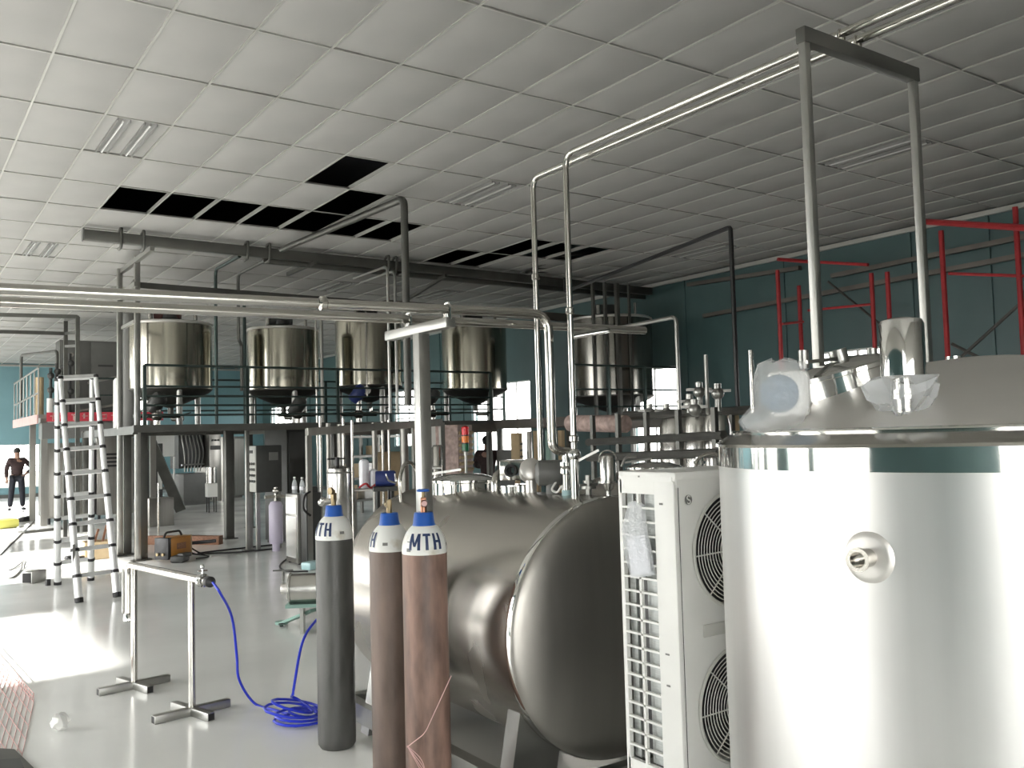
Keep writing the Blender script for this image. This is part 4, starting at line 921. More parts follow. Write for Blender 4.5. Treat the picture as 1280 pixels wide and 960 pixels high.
# ------------------------------------------------------------------ riser pipes
RG = 'thin vertical pipes around the mixing tanks'
def riser(pts, r_, lab, m=None, bend=.12): return pipe('riser_pipe', lab, pts, r_, bend, m or m_frame, RG, 8)
def vline(p, z0, z1): return [(p[0], p[1], z1), (p[0], p[1], z0)]
def top_over(p, z0, zt_, dy): return [(p[0], p[1] + dy, zt_), (p[0], p[1], zt_), (p[0], p[1], z0)]
p = (4.446, 14.800, 3.484); riser(top_over(p, DZ + .02, 4.58, -1.22), .028, 'thin vertical pipe between the first and second mixing tanks, bent at its top', m_green)
p = (4.850, 14.900, 3.780); riser(top_over(p, 3.45, 4.55, -1.3) + [(p[0] + .08, p[1] + .1, 3.38), (p[0] + .08, p[1] + .1, 2.6)], .028, 'thin pipe with an offset elbow just left of the second mixing tank', m_rack)
p = (5.083, 15.300, 3.012); riser(vline(p, DZ + .02, 4.2), .03, 'straight thin pipe hugging the left flank of the second mixing tank', m_green)
p = (6.233, 14.700, 3.269); riser(top_over(p, DZ + .02, 4.12, .5) , .03, 'thin pipe rising between the second and third mixing tanks', m_cab)
p = (6.023, 14.450, 1.073); riser(vline(p, .02, 4.1), .018, 'very thin bright rod from floor to rail right of the second tank', m_pipe)
p = (7.082, 14.700, 3.152); riser(vline(p, 2.5, 4.2), .018, 'very thin pipe in front of the third mixing tank, with a hanging loop', m_pipe)
a_, b_ = (5.093, 9.471, 4.600), (4.865, 12.919, 4.600)
t_ = pipe('riser_pipe', 'thick dark pipe hung under the ceiling boards, dropping right of the third tank', [b_, a_, (a_[0], a_[1], 2.12)], .045, .1, m_rack, RG, 10)
for k, (pxx, y0) in enumerate(((486, 300), (495, 312))):
    p = [(6.255, 12.200, 3.282), (6.377, 12.200, 3.288)][k]; riser(top_over(p, 2.12, 4.35 - .06 * k, 1.2), .022, ('thin grey pipe beside the thick dark drop pipe, outer one', 'thin grey pipe beside the thick dark drop pipe, inner one')[k], m_frame)
p = (8.898, 7.778, 4.325); q = (10.185, 12.845, 4.587); riser([q, (q[0], q[1], p[2]), p, (p[0], p[1], 1.95)], .03, 'thin black pipe high under the dark ceiling, dropping by the teal wall', m_blkp, .05)
p = (7.906, 7.822, 3.120); q = (7.933, 9.758, 3.093); riser([q, (p[0], p[1], p[2]), (p[0], p[1], 1.95)], .025, 'thin steel pipe with a high bend right of the rightmost mixing tank', m_frame, .08)
p = (7.405, 6.271, 2.364); pipe('short_standpipe', 'short bright standpipe rising before the teal wall', [(p[0], p[1], 2.55), (p[0], p[1], 1.9)], .026, 0, m_pipe, RG, 10)
p = (7.322, 6.821, 2.318); riser(vline(p, 1.9, 2.55), .022, 'short thin pipe beside the valve cluster near the teal wall', m_frame)
for k, (pxx, wdt) in enumerate(((741, .05), (756, .05), (771, .07), (786, .04))):
    p = [(10.377, 12.300, 4.184), (10.658, 12.300, 4.203), (10.946, 12.300, 4.222), (11.239, 12.300, 4.242)][k]; MB().bar((p[0], p[1], 2.05), (p[0], p[1], 4.45), wdt).top('rack_upright', m_rack, ('slim dark upright left of the rightmost tank, nearest the bright drop pipe', 'slim dark upright, second from the bright drop pipe', 'wider dark upright rising over the rightmost tank', 'slim dark upright over the right half of the rightmost tank')[k], 'upright', 'dark uprights at the rightmost tank', loc=(p[0], p[1], DZ))
a_, b_ = (9.750, 12.300, 4.875), (10.771, 12.300, 5.059)
mbx = MB()
for k in range(5): mbx.bar(add(a_, (0, .3 * k, -.03 * k)), add(b_, (.5, .3 * k, -.03 * k)), .05, .05)
mbx.bar(a_, add(a_, (0, 1.3, -.1)), .06).bar(add(b_, (.5, 0, 0)), add(b_, (.5, 1.3, -.1)), .06); mbx.top('ceiling_rack', m_rack, 'dark slatted rack under the open ceiling boards above the rightmost tank', 'rack', loc=a_)
a_, b_ = (2.865, 3.58, (2.928, 3.601, 2.222)[2]), (3.622, 4.146, 2.353)
pipe('branch_pipe', 'short bright pipe branching off the drop pipe beside the rightmost mixing tank', [a_, b_], .02, 0, m_pipe, RG, 10)
# valves and gauges on the platform edge
vg = random.Random(4)
for k, (pxx, pyy) in enumerate(((448, 492), (196, 503), (372, 508), (540, 496))):
    p = [(7.010, 14.900, 2.561), (3.542, 14.900, 2.403), (5.864, 14.900, 2.334), (8.527, 14.900, 2.508)][k]; t = thing('control_valve', ('valve with a blue actuator and round gauge below the third mixing tank', 'dark valve cluster under the first mixing tank', 'dark valve cluster under the second mixing tank', 'dark tall valve body right of the T-shaped post')[k], 'valve', (p[0], p[1], DZ), 'valves on the platform')
    mm = (m_bluepump, m_cabd, m_cabd, m_cabd)[k]
    MB().lathe([(0, -.16), (.11, -.16), (.12, -.14), (.12, .10), (.08, .16), (0, .17)], (p[0], p[1], p[2]), (.3, -.4, .6), 14).part('actuator', mm, t)
    MB().cyl((p[0], p[1], DZ), .05, p[2] - DZ).ball((p[0], p[1], DZ + .16), .09, seg=10).tube([(p[0] - .35, p[1], DZ + .16), (p[0] + .35, p[1], DZ + .16)], .035, 8).part('valve_body', m_pipe, t)
    if k == 0: MB().lathe([(0, 0), (.075, 0), (.075, .03), (0, .03)], (p[0] + .1, p[1] - .12, p[2] + .05), (-.3, -.9, 0), 18).part('gauge', m_acw, t)
for k, (pxx, pyy, dd) in enumerate(((862, 505, 10.0), (874, 490, 10.2), (897, 492, 9.9), (868, 512, 9.7), (812, 516, 11.2), (833, 516, 11))):
    p = [(7.322, 7.085, 2.026), (7.556, 7.157, 2.164), (7.500, 6.832, 2.129), (7.146, 6.847, 1.956), (7.795, 8.225, 1.967), (7.824, 7.961, 1.957)][k]; t = MB(); t.cyl((p[0], p[1], 1.93), .035, p[2] - 1.93 + .05).ball(p, .07, seg=10).bar(add(p, (-.12, .08, .03)), add(p, (.12, -.08, .03)), .03).cyl(add(p, (0, 0, .05)), .04, .06)
    t.top('pipe_valve', m_frame, ('steel valve on the low pipe bench, nearest the upright tank side', 'steel valve on the low pipe bench, tallest of the left pair', 'steel valve on the low pipe bench right of the thin pipe', 'low steel valve on the pipe bench front', 'steel valve below the rightmost mixing tank', 'steel valve just right of the rightmost mixing tank')[k], 'valve', 'valves on the low pipe bench', loc=(p[0], p[1], 1.93))
# pipe bench: horizontal header pipes on legs, behind the tanks at right
BENCH = {(735, 553): (7.173, 8.683, 1.621), (905, 544): (6.569, 5.925, 1.678), (735, 572): (6.726, 8.151, 1.451), (900, 566): (6.388, 5.819, 1.517), (790, 521): (7.753, 8.501, 1.927), (1000, 509): (7.743, 5.944, 1.942), (780, 517): (7.737, 8.631, 1.972), (1000, 513): (7.993, 6.138, 1.915)}
pbn = thing('pipe_bench', 'low bench of dark header pipes beyond the second horizontal tank', 'bench', flat((6.741, 6.913, 1.556)))
for (x0, y0, d0, x1, y1, d1, rr) in ((735, 553, 11.2, 905, 544, 8.6, .045), (735, 572, 10.5, 900, 566, 8.4, .045), (790, 521, 11.4, 1000, 509, 9.3, .05), (780, 517, 11.5, 1000, 513, 9.6, .03)):
    MB().tube([pdc for pdc in (BENCH[(x0, y0)], BENCH[(x1, y1)])], rr, 8).part('header_pipe', m_rack, pbn)
for k in range(5):
    p = lerp(BENCH[(735, 553)], BENCH[(905, 544)], .05 + k * .225); MB().bar(flat(p), (p[0], p[1], 1.95), .05).part('leg', m_rack, pbn)
for k in range(4):
    p = lerp(BENCH[(790, 521)], BENCH[(1000, 509)], .1 + k * .27); MB().bar(flat(p), (p[0], p[1], p[2]), .05).part('leg', m_rack, pbn)
for k, (pxx, dd, r_) in enumerate(((848, 10.6, .22), (873, 9.9, .16), (896, 9.4, .14))):
    p = [(7.657, 7.606, 1.720), (7.332, 6.979, 1.714), (7.118, 6.517, 1.710)][k]
    t = thing('buffer_vessel', ('widest buffer vessel in the row by the upright tank', 'middle slim buffer vessel in the row', 'slim buffer vessel at the row end nearest the upright tank')[k], 'vessel', (p[0], p[1], 0), 'buffer vessels under the pipe bench')
    MB().lathe([(0, .35), (r_ * .8, .38), (r_, .45), (r_, 1.78), (r_ * .8, 1.88), (0, 1.92)], (p[0], p[1], 0), seg=28).part('shell', m_steel, t)
    for j in range(3):
        a = j * 2.1; MB().cyl((p[0] + r_ * .8 * math.cos(a), p[1] + r_ * .8 * math.sin(a), 0), .02, .5, seg=8).part('leg', m_frame, t)
p = (8.065, 7.197, 1.751)
MB().box((p[0], p[1], .95), (.14, .2, 1.9)).top('cream_cabinet', m_card, 'narrow cream cabinet just left of the upright tank shoulder', 'cabinet', loc=(p[0], p[1], 0))
# ------------------------------------------------------------------ equipment under the platform
fm_ = flat((7.557, 27.093, 1.624))
def boxd(c, rz, u, vv, z): v = Matrix.Rotation(rz, 3, 'Z') @ Vector((u, vv, 0)); return (c[0] + v.x, c[1] + v.y, z)
mq = thing('filling_machine', 'grey machine with a button panel and hoses far under the platform', 'machine', fm_)
fr_ = .35
MB().box(boxd(fm_, fr_, -.25, 0, .50), (.95, .8, .8), rz=fr_, bev=.01).box(boxd(fm_, fr_, -.25, 0, .06), (.85, .7, .12), rz=fr_).part('base_cabinet', m_greyp, mq)
MB().box(boxd(fm_, fr_, .38, 0, 1.05), (.42, .7, 2.0), rz=fr_, bev=.01).part('control_tower', m_cab, mq)
MB().box(boxd(fm_, fr_, -.28, .1, 1.55), (.8, .4, 1.0), rz=fr_).part('dark_back', m_cabd, mq)
MB().box(boxd(fm_, fr_, .38, -.36, 1.62), (.34, .02, .12), rz=fr_).part('display', m_cabd, mq)
for k in range(3): MB().cyl(boxd(fm_, fr_, .28 + .1 * k, -.35, 1.84), .03, .03, d=Matrix.Rotation(fr_, 3, 'Z') @ Vector((0, -1, 0)), seg=10).part('button', m_cabd, mq)
hb = MB()
for k in range(6): hb.tube([boxd(fm_, fr_, -.6 + .12 * k, -.12, 2.0), boxd(fm_, fr_, -.55 + .13 * k, -.2, 1.5), boxd(fm_, fr_, -.5 + .1 * k, -.14, .95)], .02, 6, bend=.2)
hb.tube([boxd(fm_, fr_, -.65, -.2, 1.15), boxd(fm_, fr_, .1, -.2, 1.15)], .03, 6).part('feed_hoses', m_frame, mq)
p = (6.530, 26.580, 1.741)
MB().box((p[0], p[1], 1.72), (.55, .05, .62), rz=.2, bev=.01).bar((p[0] + .25, p[1], 1.4), (p[0] + .25, p[1], .01), .04).bar((p[0] - .25, p[1], 1.4), (p[0] - .25, p[1], .01), .04).top('white_board', m_acw, 'white board on thin legs behind the sloping stair under the platform', 'board', loc=flat(p))
p = (5.941, 25.805, 1.232)
tb_ = thing('narrow_cabinet', 'narrow dark steel cabinet behind the nearest steel post', 'cabinet', flat(p))
MB().box((p[0], p[1], .9), (.5, .5, 1.76), rz=.2).part('body', m_cabd, tb_); MB().box((p[0] + .2, p[1] - .27, .9), (.12, .02, .7), rz=.2).part('pale_panel', m_acw, tb_)
p = (4.884, 20.516, 0.122)
MB().box((p[0], p[1], .30), (.55, .4, .6), rz=.2, bev=.01).top('low_steel_box', m_cab, 'low steel box on the floor beside the stair foot', 'box', loc=flat(p))
p = (4.269, 17.867, 0.476)
MB().cyl((p[0], p[1], 0), .02, 1.02, seg=8).cyl((p[0], p[1], 0), .12, .02).top('floor_stanchion', m_pipe, 'thin bright steel stanchion standing by the stair', 'stanchion', loc=flat(p))
# stair to the platform, seen from its side
sa, sb = (6.243, 23.849, 0.022), (5.310, 23.378, 2.064)
st = thing('steel_stair', 'steep steel stair sloping up to the raised platform behind the welder', 'stair', flat(sa))
sdir = (V(sb) - V(sa)).normalized(); off = Vector((.17, .68, 0))
sa = V(flat(sa)) + Vector((0, 0, .06))
MB().bar(sa, sb, .08, .25, up=(.97, -.24, 0)).part('stringer', m_rack, st)
MB().bar(sa + off, V(sb) + off, .08, .25, up=(.97, -.24, 0)).part('stringer', m_rack, st)
for k in range(1, 9):
    p = sa.lerp(V(sb), k / 9); MB().bar(p, p + off, .22, .03).part('tread', m_rack, st)
p = (6.867, 23.344, 1.018)
t = thing('small_vessel', 'short shiny cylinder on a white box below the button panel', 'vessel', flat(p))
MB().box((p[0], p[1], .56), (.24, .24, .34)).part('white_box', m_acw, t); MB().cyl((p[0], p[1], .74), .13, .40).part('shell', m_steel, t)
for dx, dy in ((-.09, -.09), (.09, -.09), (-.09, .09), (.09, .09)): MB().cyl((p[0] + dx, p[1] + dy, 0), .015, .4, seg=8).part('leg', m_blk, t)
# push-button pedestal
pc_ = (4.965, 14.406, 1.126)
cbx = thing('button_pedestal', 'push-button control box on thin legs with one face coloured as if lit', 'control box', flat(pc_))
X0, Y0 = pc_[0], pc_[1]
MB().box((X0 + .21, Y0 + .24, 1.30), (.42, .48, .76), bev=.006).part('box', m_cabd, cbx)  # dark colour stands in for shade on the faces turned from the light
MB().box((X0 - .004, Y0 + .24, 1.30), (.012, .46, .74)).part('button_panel', m_cab, cbx)  # paler colour stands in for side light falling on this face
for i in range(4):
    for j in range(4): MB().cyl((X0 - .008, Y0 + .09 + .1 * i, 1.10 + .095 * j), .022, .016, d=(-1, 0, 0), seg=8).part('button', m_cabd, cbx)
MB().box((X0 - .012, Y0 + .24, 1.58), (.01, .16, .05)).part('display', m_blk, cbx)
MB().box((X0 + .28, Y0 - .006, 1.50), (.15, .012, .13)).part('name_plate', m_greyp, cbx)
for dx, dy in ((.03, .05), (.03, .42), (.38, .05)): MB().box((X0 + dx, Y0 + dy, .46), (.06, .06, .92)).part('leg', m_frame, cbx)
p = (5.157, 14.083, 0.363)
t = thing('lilac_vessel', 'pale lilac upright vessel with a valve on its top', 'vessel', flat(p))
MB().lathe([(0, .12), (.10, .12), (.11, .15), (.11, .72), (.08, .78), (0, .80)], (p[0], p[1], 0), seg=20).cyl((p[0], p[1], 0), .06, .13).part('body', m_lilac, t)
MB().cyl((p[0], p[1], .79), .03, .22).bar((p[0] - .18, p[1], .86), (p[0] + .14, p[1], .86), .05).ball((p[0], p[1], .95), .05, seg=8).part('valve', m_pipe, t)
# steel cabinet with two water bottles
pc_ = (4.797, 12.247, 0.515)
X0, Y0 = pc_[0], pc_[1]
cbt = thing('steel_cabinet', 'small stainless cabinet with two water bottles on it', 'cabinet', flat(pc_))
MB().box((X0 + .12, Y0 + .2, .50), (.26, .44, .96), bev=.006).part('body', m_cab, cbt)
MB().box((X0 - .012, Y0 + .2, .82), (.014, .40, .24)).part('door', m_steel, cbt); MB().box((X0 - .012, Y0 + .2, .38), (.014, .40, .58)).part('door', m_steel, cbt)
for dx, dy in ((.03, .02), (.22, .02), (.03, .38), (.22, .38)): MB().cyl((X0 + dx, Y0 + dy, 0), .02, .04, seg=8).part('foot', m_blk, cbt)
for k, (dy, dx) in enumerate(((.30, .08), (.06, .10))):
    b = (X0 + dx, Y0 + dy, .98); t = thing('water_bottle', ('clear water bottle on the steel cabinet, farther one', 'clear water bottle on the steel cabinet, nearer the black machine')[k], 'bottle', b, 'water bottles on the cabinet')
    MB().lathe([(0, 0), (.035, 0), (.037, .01), (.037, .14), (.03, .17), (.014, .205), (.014, .22), (0, .22)], b, seg=16).part('body', m_clear, t)
    MB().cyl(add(b, (0, 0, .22)), .017, .02, seg=12).part('cap', m_acw, t); MB().lathe([(.0385, .06), (.0385, .11)], b, seg=16).part('label_band', m_paper, t)
# dark tall switch cabinet in the gloom under the platform
p = (5.811, 15.017, 1.413)
t = thing('dark_switch_cabinet', 'tall dark cabinet in the gloom behind the push-button box', 'cabinet', flat(p))
MB().box((p[0], p[1] + .3, 1.0), (.55, .5, 1.9), rz=.5, bev=.01).box((p[0], p[1] + .3, .03), (.5, .45, .06), rz=.5).part('body', m_cabd, t); MB().box(boxd((p[0], p[1] + .3), .5, 0, -.26, 1.0), (.48, .02, 1.8), rz=.5).part('door', m_cabd, t); MB().box(boxd((p[0], p[1] + .3), .5, .18, -.28, 1.0), (.03, .03, .16), rz=.5).part('handle', m_frame, t)
# black machine with hose
p = (X0 + .13, Y0 - .17)
bm_ = thing('black_machine', 'black upright machine with a hanging black hose between the steel cabinet and dark cylinder', 'machine', (*p, 0))
MB().box((p[0], p[1], .53), (.22, .22, .96), bev=.01).box((p[0], p[1], 1.04), (.16, .16, .10), bev=.01).part('body', m_cabd, bm_)
MB().tube(smooth([(p[0] - .05, p[1] - .11, 1.03), (p[0] - .14, p[1] - .13, .97), (p[0] - .16, p[1] - .14, .80), (p[0] - .06, p[1] - .135, .70)]), .016, 8).part('hose', m_blk, bm_)
for dx, dy in ((-.08, -.08), (.08, -.08), (-.08, .08), (.08, .08)): MB().cyl((p[0] + dx, p[1] + dy, 0), .022, .06, seg=8).part('castor', m_blk, bm_)
# stainless filter vessel behind the dark cylinder
p = (4.649, 10.482, 1.040)
fv = thing('filter_vessel', 'stainless upright filter vessel right behind the dark cylinder cap', 'vessel', flat(p))
MB().lathe([(0, .52), (.10, .55), (.135, .62), (.135, 1.34), (.128, 1.38), (.06, 1.41), (0, 1.42)], (p[0], p[1], 0), seg=32).part('shell', m_steel, fv)
MB().ring((p[0], p[1], 1.33), .137, .012, seg=28).part('clamp_band', m_frame, fv)
MB().cyl((p[0] - .02, p[1], 1.40), .03, .12).bar((p[0] - .15, p[1], 1.5), (p[0] + .08, p[1], 1.5), .02).part('top_valve', m_blkp, fv)
MB().cyl((p[0] - .13, p[1] - .05, .98), .03, .14, d=(-1, -.2, 0)).ball((p[0] - .26, p[1] - .07, .98), .05, seg=10).part('side_valve', m_mirror, fv)
for k in range(3):
    a = k * 2.1 + .4; MB().cyl((p[0] + .12 * math.cos(a), p[1] + .12 * math.sin(a), 0), .018, .62, seg=8).part('leg', m_frame, fv)
# vertical pipes under the platform
for k, (pxx, dd, r_, z1) in enumerate(((401, 13.6, .022, 2.1), (411, 14.0, .035, 2.0), (430, 13.4, .022, 2.05), (426, 15.2, .06, 2.0), (441, 11.6, .018, 1.98), (469, 14.6, .045, 2.0), (479, 14.0, .02, 2.0), (487, 13.8, .02, 2.02), (506, 15.0, .07, 2.0))):
    p = [(5.416, 12.871, 1.141), (5.677, 13.179, 1.121), (5.618, 12.485, 1.141), (6.329, 14.193, 1.064), (4.956, 10.744, 1.216), (6.535, 13.316, 1.076), (6.368, 12.698, 1.099), (6.358, 12.461, 1.105), (7.117, 13.401, 1.045)][k]
    MB().tube([(p[0], p[1], .0), (p[0], p[1], z1)], r_, 10).top('support_pipe', m_pipe if r_ < .03 else m_cab, ('thin pipe under the low frame, leftmost of the row behind the filter vessel', 'stout pipe second in the row behind the filter vessel', 'thin bright pipe just right of the filter vessel top', 'wide steel column behind the filter vessel', 'thin bright pipe running down right of the filter vessel', 'bright stout pipe above the wheeled cart', 'thin pipe right of the stout one above the cart', 'thin pipe above the deep blue motor', 'wide column behind the T-shaped post, left of it')[k], 'pipe', 'vertical pipes under the low frame', loc=(p[0], p[1], 0))
# wheeled cart with pale bag and hose; blue motor
p = (5.365, 11.203, 1.055)
ct = thing('hose_cart', 'small wheeled steel cart below the low frame, loaded with a pale bag', 'cart', flat(p))
MB().box((p[0], p[1], p[2]), (.34, .30, .02), rz=-.5).part('tray', m_cab, ct)
for a in range(4):
    q = Matrix.Rotation(-.5, 3, 'Z') @ Vector(((-.15, .15, .15, -.15)[a], (-.13, -.13, .13, .13)[a], 0)); MB().bar((p[0] + q.x, p[1] + q.y, .05), (p[0] + q.x, p[1] + q.y, p[2]), .02).part('leg', m_frame, ct)
    MB().cyl((p[0] + q.x - .01, p[1] + q.y, .05), .05, .025, d=(1, 0, 0), seg=12).part('wheel', m_blk, ct)
pbz = p[2] + .011
bg_ = MB(); bg_.box((p[0] - .03, p[1], pbz + .20), (.13, .13, .40), bev=.05).box((p[0] + .1, p[1] - .02, pbz + .13), (.12, .14, .26), bev=.05); bg_.top('pale_bag', m_paper, 'pale crumpled bag standing on the wheeled cart', 'bag', loc=(p[0], p[1], pbz))
MB().tube(smooth([(p[0] - .16, p[1] - .12, pbz + .03), (p[0] - .1, p[1] - .2, pbz + .08), (p[0], p[1] - .14, pbz + .02), (p[0] + .1, p[1] - .2, pbz + .1), (p[0] + .16, p[1] - .1, pbz + .03)]), .014, 6).top('red_hose', m_red, 'dark red hose coiled over the cart front', 'hose', loc=(p[0], p[1], pbz))
p = (5.293, 10.508, 1.225)
t = thing('blue_motor_pump', 'deep blue motor pump on a stand left of the bent tube hoop', 'pump', flat(p))
MB().lathe([(0, -.12), (.09, -.12), (.10, -.10), (.10, .12), (.08, .14), (0, .14)], p, (.9, -.4, 0), 18).part('motor', m_bluepump, t)
MB().box((p[0], p[1], p[2] - .13), (.3, .2, .06), rz=-.4).bar(flat(add(p, (.1, 0, 0))), add(p, (.1, 0, -.1)), .04).bar(flat(add(p, (-.1, 0, 0))), add(p, (-.1, 0, -.1)), .04).part('stand', m_cabd, t)
MB().tube([add(p, (-.04, -.12, .06)), add(p, (-.04, -.16, -.02)), add(p, (.08, -.16, -.06)), add(p, (.08, -.13, .06))], .012, 8, bend=.03).part('clamp_loop', m_mirror, t)
p = (7.585, 14.885, 1.349)
MB().box((p[0], p[1], .75), (.40, .4, 1.5), bev=.02).top('brown_carton_stack', m_card, 'brown carton tower behind the thin pipes above the blue motor', 'carton', loc=flat(p))
# right of the T post
p = (7.731, 13.547, 1.558)
t = thing('white_cabinet', 'white cabinet just right of the T-shaped post', 'cabinet', flat(p))
MB().box((p[0], p[1], 1.0), (.36, .4, 1.9), rz=.6, bev=.01).box((p[0], p[1], .03), (.3, .34, .06), rz=.6).part('body', m_acw, t); MB().cyl((p[0] - .11, p[1] - .24, 1.45), .02, .03, d=(-.5, -.8, 0), seg=10).part('knob', m_blk, t)
p = (6.855, 11.849, 1.419); MB().lathe([(0, 0), (.085, 0), (.085, 1.58), (.06, 1.62), (0, 1.62)], (p[0], p[1], 0), seg=20).top('slim_steel_cylinder', m_steel, 'slim steel cylinder in front of the white cabinet', 'cylinder', loc=flat(p))
p = (7.726, 12.697, 1.554)
lc_ = thing('louvred_cabinet', 'grey-brown louvred cabinet behind the signal tower', 'cabinet', flat(p))
lrz = .58
MB().box((p[0], p[1] + .1, .98), (.56, .4, 1.9), rz=lrz).part('body', m_pinksteel, lc_)
for k in range(16):
    c = boxd((p[0], p[1] + .1), lrz, 0, -.215, .30 + k * .1); MB().box(c, (.5, .03, .05), rot=Matrix.Rotation(lrz, 3, 'Z') @ Matrix.Rotation(.5, 3, 'X')).part('slat', m_card, lc_)
p = (6.987, 11.257, 1.569)
zb = 1.46
sg = thing('signal_tower', 'signal lamp tower with red, amber and green lenses by the louvred cabinet', 'signal lamp', flat(p))
MB().cyl((p[0], p[1], 0), .02, 1.5, seg=10).cyl((p[0], p[1], 0), .12, .02).cyl((p[0], p[1], zb), .03, .06).part('pole', m_frame, sg)
zb = 1.46
for k, (mm, lab) in enumerate(((m_lamp_grn, 'green lens'), (m_lamp_amb, 'amber lens'), (m_lamp_red, 'red lens'))):
    MB().lathe([(0, 0), (.055, 0), (.055, .10), (0, .10)], (p[0], p[1], zb + .07 + k * .115), seg=20).part('lens', mm, sg, label=lab)
    MB().cyl((p[0], p[1], zb + .055 + k * .115), .057, .016).part('spacer_ring', m_blkp, sg)
MB().lathe([(.057, 0), (.057, .01), (.02, .03), (0, .032)], (p[0], p[1], zb + .055 + .345), seg=20).part('top_cap', m_lamp_red, sg)
p = (8.508, 12.405, 1.437); MB().box((p[0], p[1], .75), (.22, .3, 1.5), rz=.6, bev=.01).top('grey_box_cabinet', m_greyp, 'grey cabinet low in front of the bright window', 'cabinet', loc=flat(p))
p = (8.176, 11.649, 1.574)
t = thing('button_box', 'upright beige button box standing against the bright window', 'control box', flat(p))
MB().box((p[0], p[1], 1.53), (.16, .14, .48), rz=.6, bev=.008).bar((p[0], p[1], 0), (p[0], p[1], 1.3), .06).part('body', m_card, t)
for i in range(2):
    for j in range(3): MB().cyl(boxd(p, .6, -.035 + .07 * i, -.07, 1.4 + .1 * j), .016, .014, d=Matrix.Rotation(.6, 3, 'Z') @ Vector((0, -1, 0)), seg=8).part('button', m_cabd, t)
for k, (pxx, wd_, mm) in enumerate(((662, .10, m_cab), (671, .16, m_card), (688, .34, m_greenp), (702, .2, m_card))):
    p = [(8.929, 12.350, 1.518), (9.029, 12.281, 1.514), (9.216, 12.150, 1.508), (9.371, 12.043, 1.504)][k]
    MB().box((p[0], p[1], .9), (wd_ * .92, .07, 1.8), rz=.6, bev=.006).box((p[0], p[1], .02), (wd_ * .92, .16, .04), rz=.6).top('panel_cabinet', mm, ('narrow steel cabinet panel right of the beige button box', 'narrow beige cabinet panel left of the bright drop pipe', 'pale green cabinet between the two bright drop pipes', 'beige cabinet right of the drop pipe bend')[k], 'cabinet', 'panels below the platform wing', loc=flat(p))
p = (7.527, 8.908, 1.850)
pe = MB(); pe.tube([(7.553, 9.499, 1.876), (7.553, 8.403, 1.836)], .11, 14).top('insulated_pipe', m_pinksteel, 'rosy insulated pipe length lying along the platform wing edge', 'pipe', loc=p)

# far background pieces under the platform
for k, (pxx, wd_, hh, dd, mm) in enumerate(((172, 1.3, 2.0, 30.0, m_greyp), (284, .8, 1.95, 29.0, m_cab))):
    p = [(6.898, 31.822, 1.664), (9.092, 29.078, 1.589)][k]
    t = thing('far_cabinet', ('wide grey cabinet far behind the stair', 'steel cabinet far behind the second platform post')[k], 'cabinet', flat(p))
    MB().box((p[0], p[1], hh / 2 + .03), (wd_, .6, hh - .06), rz=.3, bev=.01).box((p[0], p[1], .03), (wd_ - .1, .5, .06), rz=.3).part('body', mm, t)
    for sx in (-.25, .25): MB().box(boxd((p[0], p[1]), .3, sx * wd_, -.31, hh / 2), (wd_ * .46, .02, hh - .16), rz=.3).part('door', mm, t)
p = (9.507, 19.644, 1.439); t = thing('shelf_rack', 'dark steel shelf rack with cartons beyond the thin pipes', 'shelf', flat(p))
for sx in (-1.1, 0, 1.1):
    for sy2 in (-.25, .25): MB().box(boxd(p, .5, sx, sy2, .98), (.06, .06, 1.96), rz=.5).part('upright', m_rack, t)
for z in (.35, .85, 1.35, 1.8): MB().box(boxd(p, .5, 0, 0, z), (2.3, .55, .05), rz=.5).part('shelf_board', m_rack, t)
rbx = random.Random(6)
for k in range(9):
    sx = (-.85, -.35, .3, .8)[k % 4]; z = (.375, .875, 1.375)[k // 4] if k < 8 else 1.375
    hh = rbx.uniform(.2, .36); c = boxd(p, .5, sx if k < 8 else .3, rbx.uniform(-.05, .05), z + hh / 2)
    MB().box(c, (rbx.uniform(.26, .36), .35, hh), rz=.5, bev=.006).top('shelf_carton', (m_card, m_acw, m_cabd, m_pinksteel)[k % 4], '%s on the %s board of the dark shelf rack, %s' % (('brown carton', 'white bin', 'black bin', 'rosy brown carton')[k % 4], ('lowest', 'second', 'third')[k // 4], ('leftmost', 'second from left', 'third from left', 'rightmost')[k % 4] if k < 8 else 'standing alone'), 'carton', 'cartons on the shelf rack', loc=add(c, (0, 0, -hh / 2)))

# ================================================================== left platform with the red banner
lp = thing('left_platform', 'platform with thin railings and red banner behind the ladder', 'platform', (2.82, 22.41, 0))
LX0, LX1, LY0, LY1, LZ = 2.82, 5.4, 22.41, 26.9, 2.44
MB().box(((LX0 + LX1) / 2, (LY0 + LY1) / 2, LZ), (LX1 - LX0, LY1 - LY0, .08)).part('deck', m_cab, lp)
MB().box((LX0 - .02, (LY0 + LY1) / 2, LZ - .06), (.03, LY1 - LY0 + .04, .20)).part('side_edge', m_pink, lp, label='faded pink side edge')
for (x, y) in ((LX0 + .15, LY0 + .3), (LX1 - .1, LY0 + .3), (LX1 - .1, LY1 - .2), (LX0 + .15, 24.6)): MB().box((x, y, LZ / 2 - .02), (.13, .13, LZ - .04)).part('post', m_cab, lp)
for z in (LZ + .52, LZ + 1.08):
    MB().tube([(LX0, LY1, z - .08), (LX0, LY0, z)], .022, 8).part('side_rail', m_cab, lp)
for k in range(8): y = LY0 + (LY1 - LY0) * k / 7; MB().tube([(LX0, y, LZ), (LX0, y, LZ + 1.04)], .014, 6).part('baluster', m_cab, lp)
ra, rb = (3.751, 23.392, 3.418), (4.421, 22.664, 3.660); rc_, rd_ = (3.666, 23.504, 2.665), (4.430, 22.713, 2.874)
